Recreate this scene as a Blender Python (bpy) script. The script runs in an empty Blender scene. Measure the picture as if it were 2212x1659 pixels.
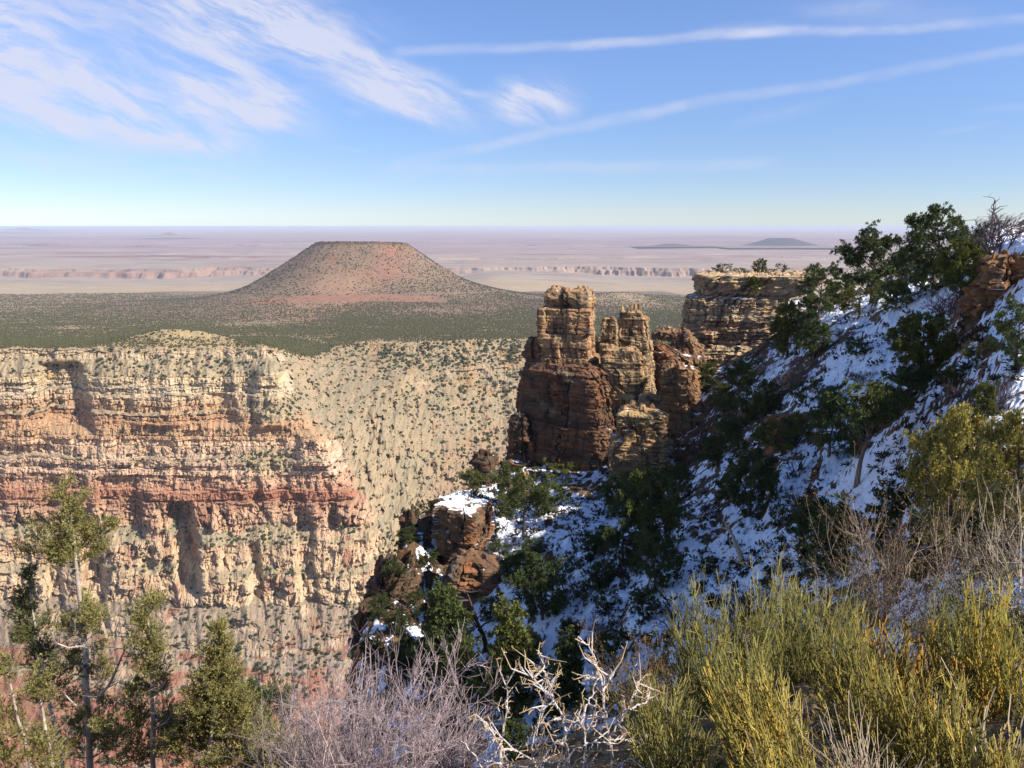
import bpy, math, random
import numpy as np
from mathutils import Vector
scene = bpy.context.scene
col = scene.collection
PI = math.pi

# ------------------------------------------------------------------ camera
PITCH = math.radians(11.55)
FPX = 1664.0                       # focal length in units of a 2212 px wide frame
cam_d = bpy.data.cameras.new("camera")
cam = bpy.data.objects.new("camera", cam_d)
col.objects.link(cam)
cam.location = (0, 0, 0)
cam.rotation_euler = (PI / 2 - PITCH, 0, 0)
cam_d.sensor_width = 36.0
cam_d.lens = 36.0 * FPX / 2212.0
cam_d.clip_start = 0.1
cam_d.clip_end = 400000.0
scene.camera = cam

# ------------------------------------------------------------------ light
SUN_AZ = math.radians(113)         # clockwise from the view axis (+Y)
SUN_EL = math.radians(38)
SUNV = Vector((math.sin(SUN_AZ) * math.cos(SUN_EL), math.cos(SUN_AZ) * math.cos(SUN_EL), math.sin(SUN_EL)))
sl = bpy.data.lights.new("sun", 'SUN')
sl.energy = 5.0
sl.angle = math.radians(0.5)
sl.color = (1.0, 0.93, 0.83)
so = bpy.data.objects.new("sun", sl)
so.rotation_euler = SUNV.to_track_quat('Z', 'Y').to_euler()
so.location = SUNV * 50
col.objects.link(so)
scene.view_settings.view_transform = 'Standard'
scene.view_settings.look = 'None'
scene.view_settings.exposure = 0.76
scene.view_settings.gamma = 1.0
scene.view_settings.use_curve_mapping = False
scene.cycles.max_bounces = 5
scene.cycles.diffuse_bounces = 2
scene.cycles.glossy_bounces = 1
scene.cycles.transmission_bounces = 2
scene.cycles.volume_bounces = 0
scene.cycles.transparent_max_bounces = 4
scene.cycles.use_denoising = True
scene.cycles.sample_clamp_indirect = 4.0

def view_dir(u, v):
    """direction of a point of a 2212x1659 frame, scaled to one metre forward (+Y)"""
    xc = (u - 1106.0) / FPX
    yc = -(v - 829.5) / FPX
    dy = math.cos(PITCH) + yc * math.sin(PITCH)
    dz = -math.sin(PITCH) + yc * math.cos(PITCH)
    return xc / dy, dz / dy
def zat(v, d):
    return view_dir(1106, v)[1] * d
def xat(u, v, d):
    return view_dir(u, v)[0] * d

# ------------------------------------------------------------------ sky with cirrus and contrails
world = bpy.data.worlds.new("World")
scene.world = world
world.use_nodes = True
wn = world.node_tree
wn.nodes.clear()
def N(tree, t, **kw):
    n = tree.nodes.new(t)
    for k, val in kw.items():
        setattr(n, k, val)
    return n
def M(tree, op, a, b=None, clamp=False):
    n = tree.nodes.new('ShaderNodeMath'); n.operation = op; n.use_clamp = clamp
    for i, val in enumerate((a, b)):
        if val is None: continue
        if isinstance(val, (int, float)): n.inputs[i].default_value = val
        else: tree.links.new(val, n.inputs[i])
    return n.outputs[0]
def SS(tree, val, a, b):
    n = tree.nodes.new('ShaderNodeMapRange'); n.interpolation_type = 'SMOOTHSTEP'
    n.inputs['From Min'].default_value = a; n.inputs['From Max'].default_value = b
    tree.links.new(val, n.inputs['Value'])
    return n.outputs['Result']
wl = wn.links.new
tc = N(wn, 'ShaderNodeTexCoord')
sep = N(wn, 'ShaderNodeSeparateXYZ'); wl(tc.outputs['Generated'], sep.inputs[0])
zc = M(wn, 'MAXIMUM', sep.outputs[2], 0.012)
comb = N(wn, 'ShaderNodeCombineXYZ'); wl(sep.outputs[0], comb.inputs[0]); wl(sep.outputs[1], comb.inputs[1]); wl(zc, comb.inputs[2])
nrm = N(wn, 'ShaderNodeVectorMath', operation='NORMALIZE'); wl(comb.outputs[0], nrm.inputs[0])
sky = N(wn, 'ShaderNodeTexSky', sky_type='NISHITA', sun_disc=False)
sky.sun_elevation = SUN_EL; sky.sun_rotation = SUN_AZ
sky.altitude = 2200; sky.air_density = 1.0; sky.dust_density = 0.25; sky.ozone_density = 4.0
wl(nrm.outputs[0], sky.inputs[0])
# the part of the sky dome ahead of the viewer as a flat chart: X = x/y, Z = z/y
yc_ = M(wn, 'MAXIMUM', sep.outputs[1], 0.05)
X = M(wn, 'DIVIDE', sep.outputs[0], yc_); Z = M(wn, 'DIVIDE', sep.outputs[2], yc_)
P = N(wn, 'ShaderNodeCombineXYZ'); wl(X, P.inputs[0]); wl(Z, P.inputs[1])
def noise_node(vec, scale, detail, rot=0.0, sx=1.0, sy=1.0, rough=0.55, loc=(0, 0, 0), dist=0.0):
    mp = N(wn, 'ShaderNodeMapping', vector_type='POINT')
    mp.inputs['Rotation'].default_value = (0, 0, -rot); mp.inputs['Location'].default_value = loc
    wl(vec, mp.inputs['Vector'])
    sc = N(wn, 'ShaderNodeMapping', vector_type='POINT'); sc.inputs['Scale'].default_value = (sx, sy, 1)
    wl(mp.outputs[0], sc.inputs['Vector'])
    n = N(wn, 'ShaderNodeTexNoise'); n.inputs['Scale'].default_value = scale; n.inputs['Detail'].default_value = detail
    n.inputs['Roughness'].default_value = rough; n.inputs['Distortion'].default_value = dist
    wl(sc.outputs[0], n.inputs['Vector'])
    return n
dn = noise_node(P.outputs[0], 5.0, 6)
dv = N(wn, 'ShaderNodeVectorMath', operation='SUBTRACT'); wl(dn.outputs['Color'], dv.inputs[0]); dv.inputs[1].default_value = (0.5, 0.5, 0.5)
dv2 = N(wn, 'ShaderNodeVectorMath', operation='SCALE'); wl(dv.outputs[0], dv2.inputs[0]); dv2.inputs['Scale'].default_value = 0.055
PD = N(wn, 'ShaderNodeVectorMath', operation='ADD'); wl(P.outputs[0], PD.inputs[0]); wl(dv2.outputs[0], PD.inputs[1])
dv3 = N(wn, 'ShaderNodeVectorMath', operation='SCALE'); wl(dv.outputs[0], dv3.inputs[0]); dv3.inputs['Scale'].default_value = 0.02
PS = N(wn, 'ShaderNodeVectorMath', operation='ADD'); wl(P.outputs[0], PS.inputs[0]); wl(dv3.outputs[0], PS.inputs[1])
def patch(src, u, v, rx, ry, ang, strength, inner=0.0, power=1.0):
    """soft elliptical cloud patch; ang in degrees, positive climbs to the right"""
    cx, cz = view_dir(u, v)
    mp = N(wn, 'ShaderNodeMapping', vector_type='TEXTURE')
    mp.inputs['Location'].default_value = (cx, cz, 0); mp.inputs['Rotation'].default_value = (0, 0, math.radians(ang))
    mp.inputs['Scale'].default_value = (rx / FPX, ry / FPX, 1)
    wl(src, mp.inputs['Vector'])
    ln = N(wn, 'ShaderNodeVectorMath', operation='LENGTH'); wl(mp.outputs[0], ln.inputs[0])
    s = SS(wn, ln.outputs['Value'], 1.0, inner)
    return M(wn, 'MULTIPLY', s, strength)
def trail(src, pts, hw, strengths, fade=0.12):
    out = None
    for (a, b, s) in zip(pts[:-1], pts[1:], strengths):
        x0, z0 = view_dir(*a); x1, z1 = view_dir(*b)
        mx, mz = (x0 + x1) / 2, (z0 + z1) / 2
        L = math.hypot(x1 - x0, z1 - z0) / 2
        mp = N(wn, 'ShaderNodeMapping', vector_type='TEXTURE')
        mp.inputs['Location'].default_value = (mx, mz, 0); mp.inputs['Rotation'].default_value = (0, 0, math.atan2(z1 - z0, x1 - x0))
        mp.inputs['Scale'].default_value = (L, hw / FPX, 1)
        wl(src, mp.inputs['Vector'])
        sp = N(wn, 'ShaderNodeSeparateXYZ'); wl(mp.outputs[0], sp.inputs[0])
        fx = SS(wn, M(wn, 'ABSOLUTE', sp.outputs[0]), 1.0 + 1.6 * fade, 1.0)
        fy = SS(wn, M(wn, 'ABSOLUTE', sp.outputs[1]), 1.0, 0.1)
        m = M(wn, 'MULTIPLY', M(wn, 'MULTIPLY', fx, fy), s)
        out = m if out is None else M(wn, 'MAXIMUM', out, m)
    return out
def addall(lst):
    o = lst[0]
    for k in lst[1:]: o = M(wn, 'ADD', o, k)
    return o
pd, ps = PD.outputs[0], PS.outputs[0]
cir = addall([
    patch(pd, 160, 90, 620, 230, -14, 1.0, 0.25), patch(pd, 40, 190, 360, 170, -20, 0.6), patch(pd, 300, 235, 380, 85, -24, 0.8),
    patch(pd, 690, 110, 450, 75, -24, 1.0), patch(pd, 560, 25, 380, 80, -10, 0.75), patch(pd, 890, 190, 190, 62, -22, 0.55),
    patch(pd, 830, 222, 190, 30, -22, 0.7), patch(pd, 575, 236, 105, 62, 15, 0.7), patch(pd, 1150, 212, 140, 72, 5, 1.0, 0.1),
    patch(pd, 780, 244, 38, 16, 0, 0.3), patch(pd, 470, 180, 300, 90, -20, 0.25), patch(pd, 380, 310, 180, 35, -8, 0.3),
    patch(pd, 1000, 205, 70, 14, 8, 0.4)])
fib = noise_node(pd, 6.0, 9, rot=math.radians(-22), sx=1.0, sy=5.0, rough=0.66, dist=0.3)
fib2 = noise_node(pd, 3.0, 4, rot=math.radians(-15), sx=1.0, sy=1.6, loc=(3, 1, 0))
fm = M(wn, 'MULTIPLY', SS(wn, fib.outputs['Fac'], 0.36, 0.66), SS(wn, fib2.outputs['Fac'], 0.22, 0.62))
cir = M(wn, 'MULTIPLY', cir, M(wn, 'ADD', M(wn, 'MULTIPLY', fm, 1.15), 0.10))
trl = addall([
    trail(ps, [(870, 114), (1240, 102), (1480, 84), (1740, 64), (1960, 66), (2300, 34)], 15, [0.5, 0.72, 0.85, 0.6, 0.5]),
    patch(ps, 1590, 70, 150, 24, 7, 0.45), patch(ps, 1230, 98, 260, 16, 3, 0.2),
    trail(ps, [(860, 356), (1010, 322), (1200, 281), (1480, 228), (1860, 168), (2330, 88)], 17, [0.3, 0.62, 0.6, 0.45, 0.4]),
    trail(ps, [(930, 366), (1590, 354)], 20, [0.42], 0.3), patch(ps, 1690, 245, 150, 22, 14, 0.3),
    patch(ps, 430, 373, 140, 12, -9, 0.6), patch(ps, 120, 345, 340, 30, -9, 0.45), patch(ps, 200, 382, 380, 20, -4, 0.15),
    patch(ps, 1930, 30, 330, 45, -3, 0.3), patch(ps, 1840, 12, 130, 22, 8, 0.3), patch(ps, 2080, 276, 110, 9, 9, 0.25), patch(ps, 2190, 232, 120, 14, 5, 0.25),
    patch(ps, 760, 320, 60, 7, -6, 0.25)])
tf = noise_node(ps, 14.0, 6, rot=math.radians(9), sx=1.0, sy=2.2, loc=(0.3, 5, 0))
trl = M(wn, 'MULTIPLY', trl, M(wn, 'ADD', M(wn, 'MULTIPLY', SS(wn, tf.outputs['Fac'], 0.3, 0.7), 0.7), 0.45))
cmask = M(wn, 'ADD', M(wn, 'MULTIPLY', cir, 1.12), M(wn, 'MULTIPLY', trl, 0.62))
front = SS(wn, sep.outputs[1], 0.05, 0.3)
cmask = M(wn, 'MULTIPLY', M(wn, 'MINIMUM', cmask, 0.86), front)
hs = N(wn, 'ShaderNodeHueSaturation'); hs.inputs['Saturation'].default_value = 1.0; wl(sky.outputs[0], hs.inputs['Color'])
bg = N(wn, 'ShaderNodeBackground'); bg.inputs['Strength'].default_value = 0.104; 
lo = N(wn, 'ShaderNodeMapRange'); lo.interpolation_type = 'SMOOTHERSTEP'      # the air is clear and dry: less glare low in the sky
lo.inputs['From Min'].default_value = -0.02; lo.inputs['From Max'].default_value = 0.30; lo.inputs['To Min'].default_value = 0.70; lo.inputs['To Max'].default_value = 1.0
wl(sep.outputs[2], lo.inputs['Value'])
lv = N(wn, 'ShaderNodeVectorMath', operation='SCALE'); wl(hs.outputs[0], lv.inputs[0]); wl(lo.outputs[0], lv.inputs['Scale'])
tn = N(wn, 'ShaderNodeVectorMath', operation='MULTIPLY'); wl(lv.outputs[0], tn.inputs[0]); tn.inputs[1].default_value = (0.97, 0.95, 1.06)
wl(tn.outputs[0], bg.inputs['Color'])
bgc = N(wn, 'ShaderNodeBackground'); bgc.inputs['Color'].default_value = (0.70, 0.72, 0.87, 1); bgc.inputs['Strength'].default_value = 0.62
mx = N(wn, 'ShaderNodeMixShader'); wl(cmask, mx.inputs[0]); wl(bg.outputs[0], mx.inputs[1]); wl(bgc.outputs[0], mx.inputs[2])
wo = N(wn, 'ShaderNodeOutputWorld'); wl(mx.outputs[0], wo.inputs['Surface'])

# ------------------------------------------------------------------ numpy noise
_rng = np.random.RandomState(7)
_PERM = np.concatenate([_rng.permutation(256)] * 3).astype(np.int32)
_GR = _rng.normal(size=(256, 3)).astype(np.float32); _GR /= np.linalg.norm(_GR, axis=1)[:, None]
_HV = _rng.rand(256).astype(np.float32)
def pnoise(x, y, z=0.0):
    x, y, z = np.broadcast_arrays(np.asarray(x, np.float64), np.asarray(y, np.float64), np.asarray(z, np.float64))
    xi, yi, zi = np.floor(x), np.floor(y), np.floor(z)
    fx, fy, fz = (x - xi).astype(np.float32), (y - yi).astype(np.float32), (z - zi).astype(np.float32)
    xi, yi, zi = xi.astype(np.int64) & 255, yi.astype(np.int64) & 255, zi.astype(np.int64) & 255
    u, v, w = [f * f * f * (f * (f * 6 - 15) + 10) for f in (fx, fy, fz)]
    def g(dx, dy, dz):
        h = _PERM[_PERM[_PERM[(xi + dx) & 255] + ((yi + dy) & 255)] + ((zi + dz) & 255)]
        G = _GR[h]
        return G[..., 0] * (fx - dx) + G[..., 1] * (fy - dy) + G[..., 2] * (fz - dz)
    def lp(a, b, t): return a + (b - a) * t
    return 1.5 * lp(lp(lp(g(0, 0, 0), g(1, 0, 0), u), lp(g(0, 1, 0), g(1, 1, 0), u), v),
                    lp(lp(g(0, 0, 1), g(1, 0, 1), u), lp(g(0, 1, 1), g(1, 1, 1), u), v), w)
def fbm(x, y, z=0.0, o=4, gain=0.5, ridged=False):
    s = 0.0; a = 1.0; t = 0.0; f = 1.0
    for i in range(o):
        n = pnoise(x * f + i * 17.3, y * f + i * 9.1, np.asarray(z) * f + i * 5.7)
        if ridged: n = 1 - 2 * np.abs(n)
        s = s + a * n; t += a; a *= gain; f *= 2.03
    return s / t
def cells(x, y, seed=0, jit=0.9):
    """angular cells: a random value per cell and the distance to the cell's edge"""
    xi, yi = np.floor(x), np.floor(y)
    d1 = np.full(np.shape(x), 9.0); d2 = d1.copy(); v1 = np.zeros(np.shape(x))
    for dx in (-1, 0, 1):
        for dy in (-1, 0, 1):
            cx, cy = xi + dx, yi + dy
            d = np.maximum(np.abs(cx + 0.5 + jit * (h1(cx, cy, seed) - 0.5) - x), np.abs(cy + 0.5 + jit * (h1(cx, cy, seed + 31) - 0.5) - y))
            nr_ = d < d1
            d2 = np.where(nr_, d1, np.minimum(d2, d)); v1 = np.where(nr_, h1(cx, cy, seed + 63), v1); d1 = np.where(nr_, d, d1)
    return v1 - 0.5, d2 - d1
def h1(i, j=0, k=0):
    i, j, k = [np.asarray(q).astype(np.int64) & 255 for q in (i, j, k)]
    return _HV[_PERM[_PERM[_PERM[i] + j] + k]]
def sst(x, a, b):
    t = np.clip((x - a) / (b - a), 0, 1)
    return t * t * (3 - 2 * t)
def lerp(a, b, t): return a + (b - a) * t
def rgb(r, g, b, k=1.0):
    c = np.array([r, g, b], np.float64) / 255.0
    return np.where(c <= 0.04045, c / 12.92, ((c + 0.055) / 1.055) ** 2.4) * k
def mixc(a, b, t): return a + (b - a) * np.asarray(t)[..., None]

# ------------------------------------------------------------------ mesh helpers
def mesh_np(name, V, F, mat=None, colr=None, snow=None, smooth=False):
    """V (n,3); F a list of (m,k) index arrays; colr (n,3) linear"""
    V = np.asarray(V, np.float32)
    if not isinstance(F, (list, tuple)): F = [F]
    F = [np.asarray(f, np.int32) for f in F if len(f)]
    me = bpy.data.meshes.new(name)
    nl = sum(f.size for f in F); nf = sum(len(f) for f in F)
    me.vertices.add(len(V)); me.vertices.foreach_set("co", V.ravel())
    me.loops.add(nl); me.loops.foreach_set("vertex_index", np.concatenate([f.ravel() for f in F]))
    me.polygons.add(nf)
    sizes = np.concatenate([np.full(len(f), f.shape[1], np.int32) for f in F])
    starts = np.concatenate([[0], np.cumsum(sizes)[:-1]]).astype(np.int32)
    me.polygons.foreach_set("loop_start", starts)
    me.polygons.foreach_set("loop_total", sizes)
    me.polygons.foreach_set("use_smooth", np.full(nf, smooth, bool))
    me.update(calc_edges=True)
    if colr is not None:
        c = np.ones((len(V), 4), np.float32); c[:, :3] = colr
        at = me.attributes.new("Col", 'FLOAT_COLOR', 'POINT'); at.data.foreach_set("color", c.ravel())
    if snow is not None:
        at = me.attributes.new("snow", 'FLOAT', 'POINT'); at.data.foreach_set("value", np.asarray(snow, np.float32).ravel())
    if mat: me.materials.append(mat)
    return me
def add(name, me, parent=None, loc=None):
    o = bpy.data.objects.new(name, me); col.objects.link(o)
    if parent is not None: o.parent = parent
    if loc is not None: o.location = loc
    return o
def tag(o, label=None, cat=None, group=None, kind=None):
    if label: o["label"] = label
    if cat: o["category"] = cat
    if group: o["group"] = group
    if kind: o["kind"] = kind
    return o
def grid_faces(nr, nc, wrap=False):
    r = np.arange(nr - 1)[:, None]; c = np.arange(nc if wrap else nc - 1)[None, :]
    c2 = (c + 1) % nc
    return np.stack([r * nc + c, r * nc + c2, (r + 1) * nc + c2, (r + 1) * nc + c], -1).reshape(-1, 4)

def mat_col(name, rough=0.9, var=0.25, vscale=3.0, bump=0.0, bscale=8.0, snow=False, objcol=False, spec=0.2, trans=0.0):
    m = bpy.data.materials.new(name); m.use_nodes = True
    t = m.node_tree; bs = t.nodes['Principled BSDF']; L = t.links.new
    bs.inputs['Roughness'].default_value = rough; bs.inputs['Specular IOR Level'].default_value = spec
    at = N(t, 'ShaderNodeAttribute', attribute_name='Col')
    g = N(t, 'ShaderNodeNewGeometry')
    c = at.outputs['Color']
    if var > 0:
        nz = N(t, 'ShaderNodeTexNoise'); nz.inputs['Scale'].default_value = vscale; nz.inputs['Detail'].default_value = 5
        nz.inputs['Roughness'].default_value = 0.65
        L(g.outputs['Position'], nz.inputs['Vector'])
        mr = N(t, 'ShaderNodeMapRange'); mr.inputs['From Min'].default_value = 0.25; mr.inputs['From Max'].default_value = 0.75
        mr.inputs['To Min'].default_value = 1 - var; mr.inputs['To Max'].default_value = 1 + var
        L(nz.outputs['Fac'], mr.inputs['Value'])
        vm = N(t, 'ShaderNodeVectorMath', operation='SCALE'); L(c, vm.inputs[0]); L(mr.outputs[0], vm.inputs['Scale'])
        c = vm.outputs[0]
    if objcol:
        oi = N(t, 'ShaderNodeObjectInfo')
        vm = N(t, 'ShaderNodeVectorMath', operation='MULTIPLY'); L(c, vm.inputs[0]); L(oi.outputs['Color'], vm.inputs[1])
        c = vm.outputs[0]
    if snow:
        sa = N(t, 'ShaderNodeAttribute', attribute_name='snow')
        n2 = N(t, 'ShaderNodeTexNoise'); n2.inputs['Scale'].default_value = 1.6; n2.inputs['Detail'].default_value = 6
        n2.inputs['Roughness'].default_value = 0.6
        L(g.outputs['Position'], n2.inputs['Vector'])
        s = M(t, 'ADD', sa.outputs['Fac'], M(t, 'MULTIPLY', M(t, 'SUBTRACT', n2.outputs['Fac'], 0.5), 0.9))
        s = SS(t, s, 0.45, 0.58)
        mxn = N(t, 'ShaderNodeMix', data_type='RGBA'); L(s, mxn.inputs['Factor']); L(c, mxn.inputs['A'])
        mxn.inputs['B'].default_value = (0.86, 0.88, 0.92, 1)
        c = mxn.outputs['Result']
    L(c, bs.inputs['Base Color'])
    if bump > 0:
        b = N(t, 'ShaderNodeTexNoise'); b.inputs['Scale'].default_value = bscale; b.inputs['Detail'].default_value = 6
        b.inputs['Roughness'].default_value = 0.65
        L(g.outputs['Position'], b.inputs['Vector'])
        bn = N(t, 'ShaderNodeBump'); bn.inputs['Strength'].default_value = 0.8; bn.inputs['Distance'].default_value = bump
        L(b.outputs['Fac'], bn.inputs['Height']); L(bn.outputs[0], bs.inputs['Normal'])
    if trans > 0:
        out = t.nodes['Material Output']
        tr = N(t, 'ShaderNodeBsdfTranslucent'); L(c, tr.inputs['Color'])
        ms = N(t, 'ShaderNodeMixShader'); ms.inputs[0].default_value = trans
        L(bs.outputs[0], ms.inputs[1]); L(tr.outputs[0], ms.inputs[2]); L(ms.outputs[0], out.inputs['Surface'])
    return m
# ================================================================== far country
AL = 0.62                                # photographed colour -> base colour
def pc(r, g, b, k=AL): return rgb(r, g, b, k)

# ---- desert plain with a gorge and scarps, out to the far mesas
m_plain = mat_col("desert_ground", var=0.12, vscale=0.004)
def build_plain():
    nc, nr = 1500, 640
    az = np.linspace(-0.9, 0.9, nc)[None, :]
    t = np.linspace(0, 1, nr)[:, None]
    dep = lerp(math.radians(7.6), math.radians(0.22), t ** 0.85)        # rows evenly spaced as seen
    D = 560.0 / np.tan(dep)
    D = np.broadcast_to(D, (nr, nc)); A = np.broadcast_to(az, (nr, nc))
    x = D * A; y = D.copy()
    k = 1 / 1000.0
    wob = 1300 * fbm(x * k / 3.2, 0 * x, 3.3, 6, 0.62) + 620 * fbm(x * k / 0.62, y * k / 3, 8.1, 5, 0.68, ridged=True) * sst(fbm(x * k / 2.4, 0 * x, 1.1, 2), -0.4, 0.3)
    edge = 10300 + wob - 0.02 * x
    z = np.full_like(x, -560.0)
    near = sst(y, edge + 60, edge - 60)
    gm = np.clip(np.exp(-((A + 0.55) / 0.27) ** 4) + np.exp(-((A - 0.16) / 0.14) ** 4) * 0.85 + np.exp(-((A + 0.07) / 0.03) ** 2) * 0.6, 0, 1)
    z -= (112 * (0.2 + 0.8 * gm) - 40 * sst(fbm(x * k / 3.0, 0 * x, 21.0, 3), 0.0, 0.4)) * near                                                    # near side of the gorge lies lower
    step = edge + 150 + 120 * fbm(x * k / 0.9, y * k / 2, 1.2, 3)
    z -= 34 * sst(y, step + 50, step - 30) * (1 - near)
    hills = sst(fbm(x * k / 1.4, y * k / 2.2, 4.4, 5, 0.55), 0.05, 0.7)
    z += hills * 55 * sst(y, 9200, 7600)
    z += (22 * fbm(x * k / 6, y * k / 6, 0.7, 5) + 30 * np.abs(fbm(x * k / 3.5, y * k / 2.4, 5.7, 5, 0.6))) * sst(y, 11000, 17000)
    for (d0, amp, h, sd) in ((13600, 2000, 26, 6.0), (15500, 2600, 34, 1.0), (21000, 4200, 40, 2.0), (29000, 6500, 22, 3.0), (52000, 5000, 70, 5.0)):
        e = d0 + amp * fbm(x * k / (d0 / 2200.0), 0 * x, sd * 11.7, 5, 0.6) + amp * 0.12 * fbm(x * k / (d0 / 16000.), y * k / 8, sd, 4, 0.6, ridged=True)
        rise = sst(y, e, e + d0 * (0.003 if d0 < 25000 else 0.012))
        z += h * rise * (0.35 + 0.65 * sst(fbm(x * k / (d0 / 1500.0), y * k / 60, sd * 3.1, 3), -0.25, 0.3))
    z += -30 * sst(y, 30000, 48000) + 60 * sst(fbm(x * k / 22, 0 * x, 6.6, 5, 0.55), -0.05, 0.35) * sst(y, 70000, 86000)
    # colours: banded desert, redder and paler belts with distance
    lat = np.log(D / 7000.0)
    b1 = fbm(x * k / 5.0 / (D / 12000), lat * 16, 1.0, 5, 0.6)
    b2 = fbm(x * k / 2.2 / (D / 12000), lat * 34, 7.0, 5, 0.6)
    base = mixc(pc(204, 182, 160), pc(196, 172, 168), sst(y, 11000, 24000))
    b3 = fbm(x * k / 1.2 / (D / 12000), lat * 60, 17.0, 4, 0.6)
    c = mixc(base, pc(158, 100, 104), sst(b1 + 0.3 * b3, 0.0, 0.36) * sst(y, 9500, 15000))
    c = c * (1 + 0.50 * b3)[..., None]
    c = c * (1 + 0.30 * fbm(x * k / 0.9, y * k / 1.6, 27.0, 5, 0.65) * sst(y, 26000, 12000))[..., None]
    c = mixc(c, pc(226, 202, 176), sst(-b1, 0.12, 0.5) * 0.8)
    c = mixc(c, pc(128, 112, 120), sst(b2, 0.10, 0.36) * 0.85)
    c = mixc(c, pc(238, 206, 176), sst(-b2, 0.16, 0.42) * 0.8)
    c = mixc(c, pc(196, 120, 104), sst(y, 30000, 50000) * 0.55 * sst(b1 + 0.4 * b2, -0.3, 0.3))
    gz = np.gradient(z, axis=0) / np.gradient(y, axis=0)
    c = mixc(c, pc(186, 142, 122), sst(np.abs(gz), 0.18, 0.5) * sst(y, 8000, 10000) * 0.7)
    c = mixc(c, pc(150, 104, 96), sst(np.abs(gz), 0.18, 0.5) * sst(fbm(x * k / 0.35, z / 60, 2.0, 3), 0.0, 0.3) * 0.6)
    c = mixc(c, pc(222, 196, 150), sst(y, 9700, 8500) * (0.7 + 0.3 * hills))
    c = mixc(c, pc(200, 150, 110), sst(b2, 0.1, 0.45) * 0.5 * sst(y, 9000, 8000))
    c = c * lerp(np.array([.80, .80, .82]), np.array([0.76, 0.67, 0.68]), sst(y, 11000, 30000)[..., None])
    V = np.stack([x, y, z], -1).reshape(-1, 3)
    o = add("desert_plain", mesh_np("desert_plain", V, grid_faces(nr, nc), m_plain, c.reshape(-1, 3), smooth=True))
    tag(o, "pale pink and lavender desert plain cut by a dark gorge beyond the woodland", kind="structure")
build_plain()

# ---- distant dark hills on the plain
m_hill = mat_col("far_hill_rock", var=0.2, vscale=0.01)
def far_hill(u, v_base, w, h, skirt, d, label, flat=0.35, c0=(76, 72, 84)):
    cx, cz = xat(u, v_base, d), zat(v_base, d)
    n = 90
    g = np.linspace(-1, 1, n)
    gx, gy = np.meshgrid(g, g)
    R = skirt * d / FPX; H = h * d / FPX; W = w * d / FPX
    x, y = gx * R, gy * R
    r = np.hypot(x, y * 1.1) * (1 + 0.16 * fbm(x / W, y / W, 2.0, 3))
    core = np.clip((W - r) / (W * (1 - flat)), 0, 1)
    z = H * (core ** 1.1 * 0.86 + 0.14 * np.clip(1 - r / R, 0, 1) ** 2.2) + 0.04 * H * fbm(x / W * 4, y / W * 4, 1, 4) * (r < W)
    V = np.stack([x, y, z - 6], -1).reshape(-1, 3)
    c = np.broadcast_to(pc(*c0), (n * n, 3)) * (1 + 0.3 * fbm(gx * 9, gy * 9, 3, 4)).reshape(-1, 1)
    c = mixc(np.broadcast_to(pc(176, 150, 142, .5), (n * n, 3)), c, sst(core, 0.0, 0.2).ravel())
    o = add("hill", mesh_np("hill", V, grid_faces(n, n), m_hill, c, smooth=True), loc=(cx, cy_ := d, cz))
    tag(o, label, kind="structure")
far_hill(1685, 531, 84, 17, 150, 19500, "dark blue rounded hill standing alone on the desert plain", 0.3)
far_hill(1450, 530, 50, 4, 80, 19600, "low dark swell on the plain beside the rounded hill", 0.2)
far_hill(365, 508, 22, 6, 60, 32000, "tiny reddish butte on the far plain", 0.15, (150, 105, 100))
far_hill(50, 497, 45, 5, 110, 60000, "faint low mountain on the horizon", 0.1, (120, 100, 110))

# ---- the flat-topped mountain
m_mesa = mat_col("mesa_soil", var=0.22, vscale=0.02, bump=3.0, bscale=0.05)
MD = 5000.0
MX = xat(785, 620, MD)
def plane_z(D): return -335 - 0.0517 * (D - 2200)
def mesa_h(x, y):
    """height of the mountain above the wooded plain; x, y from its centre"""
    th = np.arctan2(y, x)
    rr = np.hypot(x / 1.0, y / 1.05)
    gul = fbm(np.cos(th) * 5, np.sin(th) * 5, rr / 900.0, 4, 0.55)
    R0 = 285 * (1 + 0.06 * fbm(np.cos(th) * 2, np.sin(th) * 2, 4.0, 3))
    s = rr - R0
    up = 378 - 0.68 * np.clip(s, 0, 1e9) * (1 + 0.11 * gul)
    lean = 1 + 0.25 * np.clip(x / 500, -0.4, 1)
    skirt = 205 * np.exp(-np.clip(s - 230, 0, 1e9) / (330.0 * lean))
    h = np.where(s < 0, 378 + 5 * fbm(x / 90, y / 90, 1, 3) - 0.004 * x, up)
    h = np.logaddexp(h / 14.0, skirt / 14.0) * 14.0
    return h * sst(rr, 2400, 1500) - 3 + 4 * gul * sst(s, 0, 150) * sst(s, 700, 300)
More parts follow.
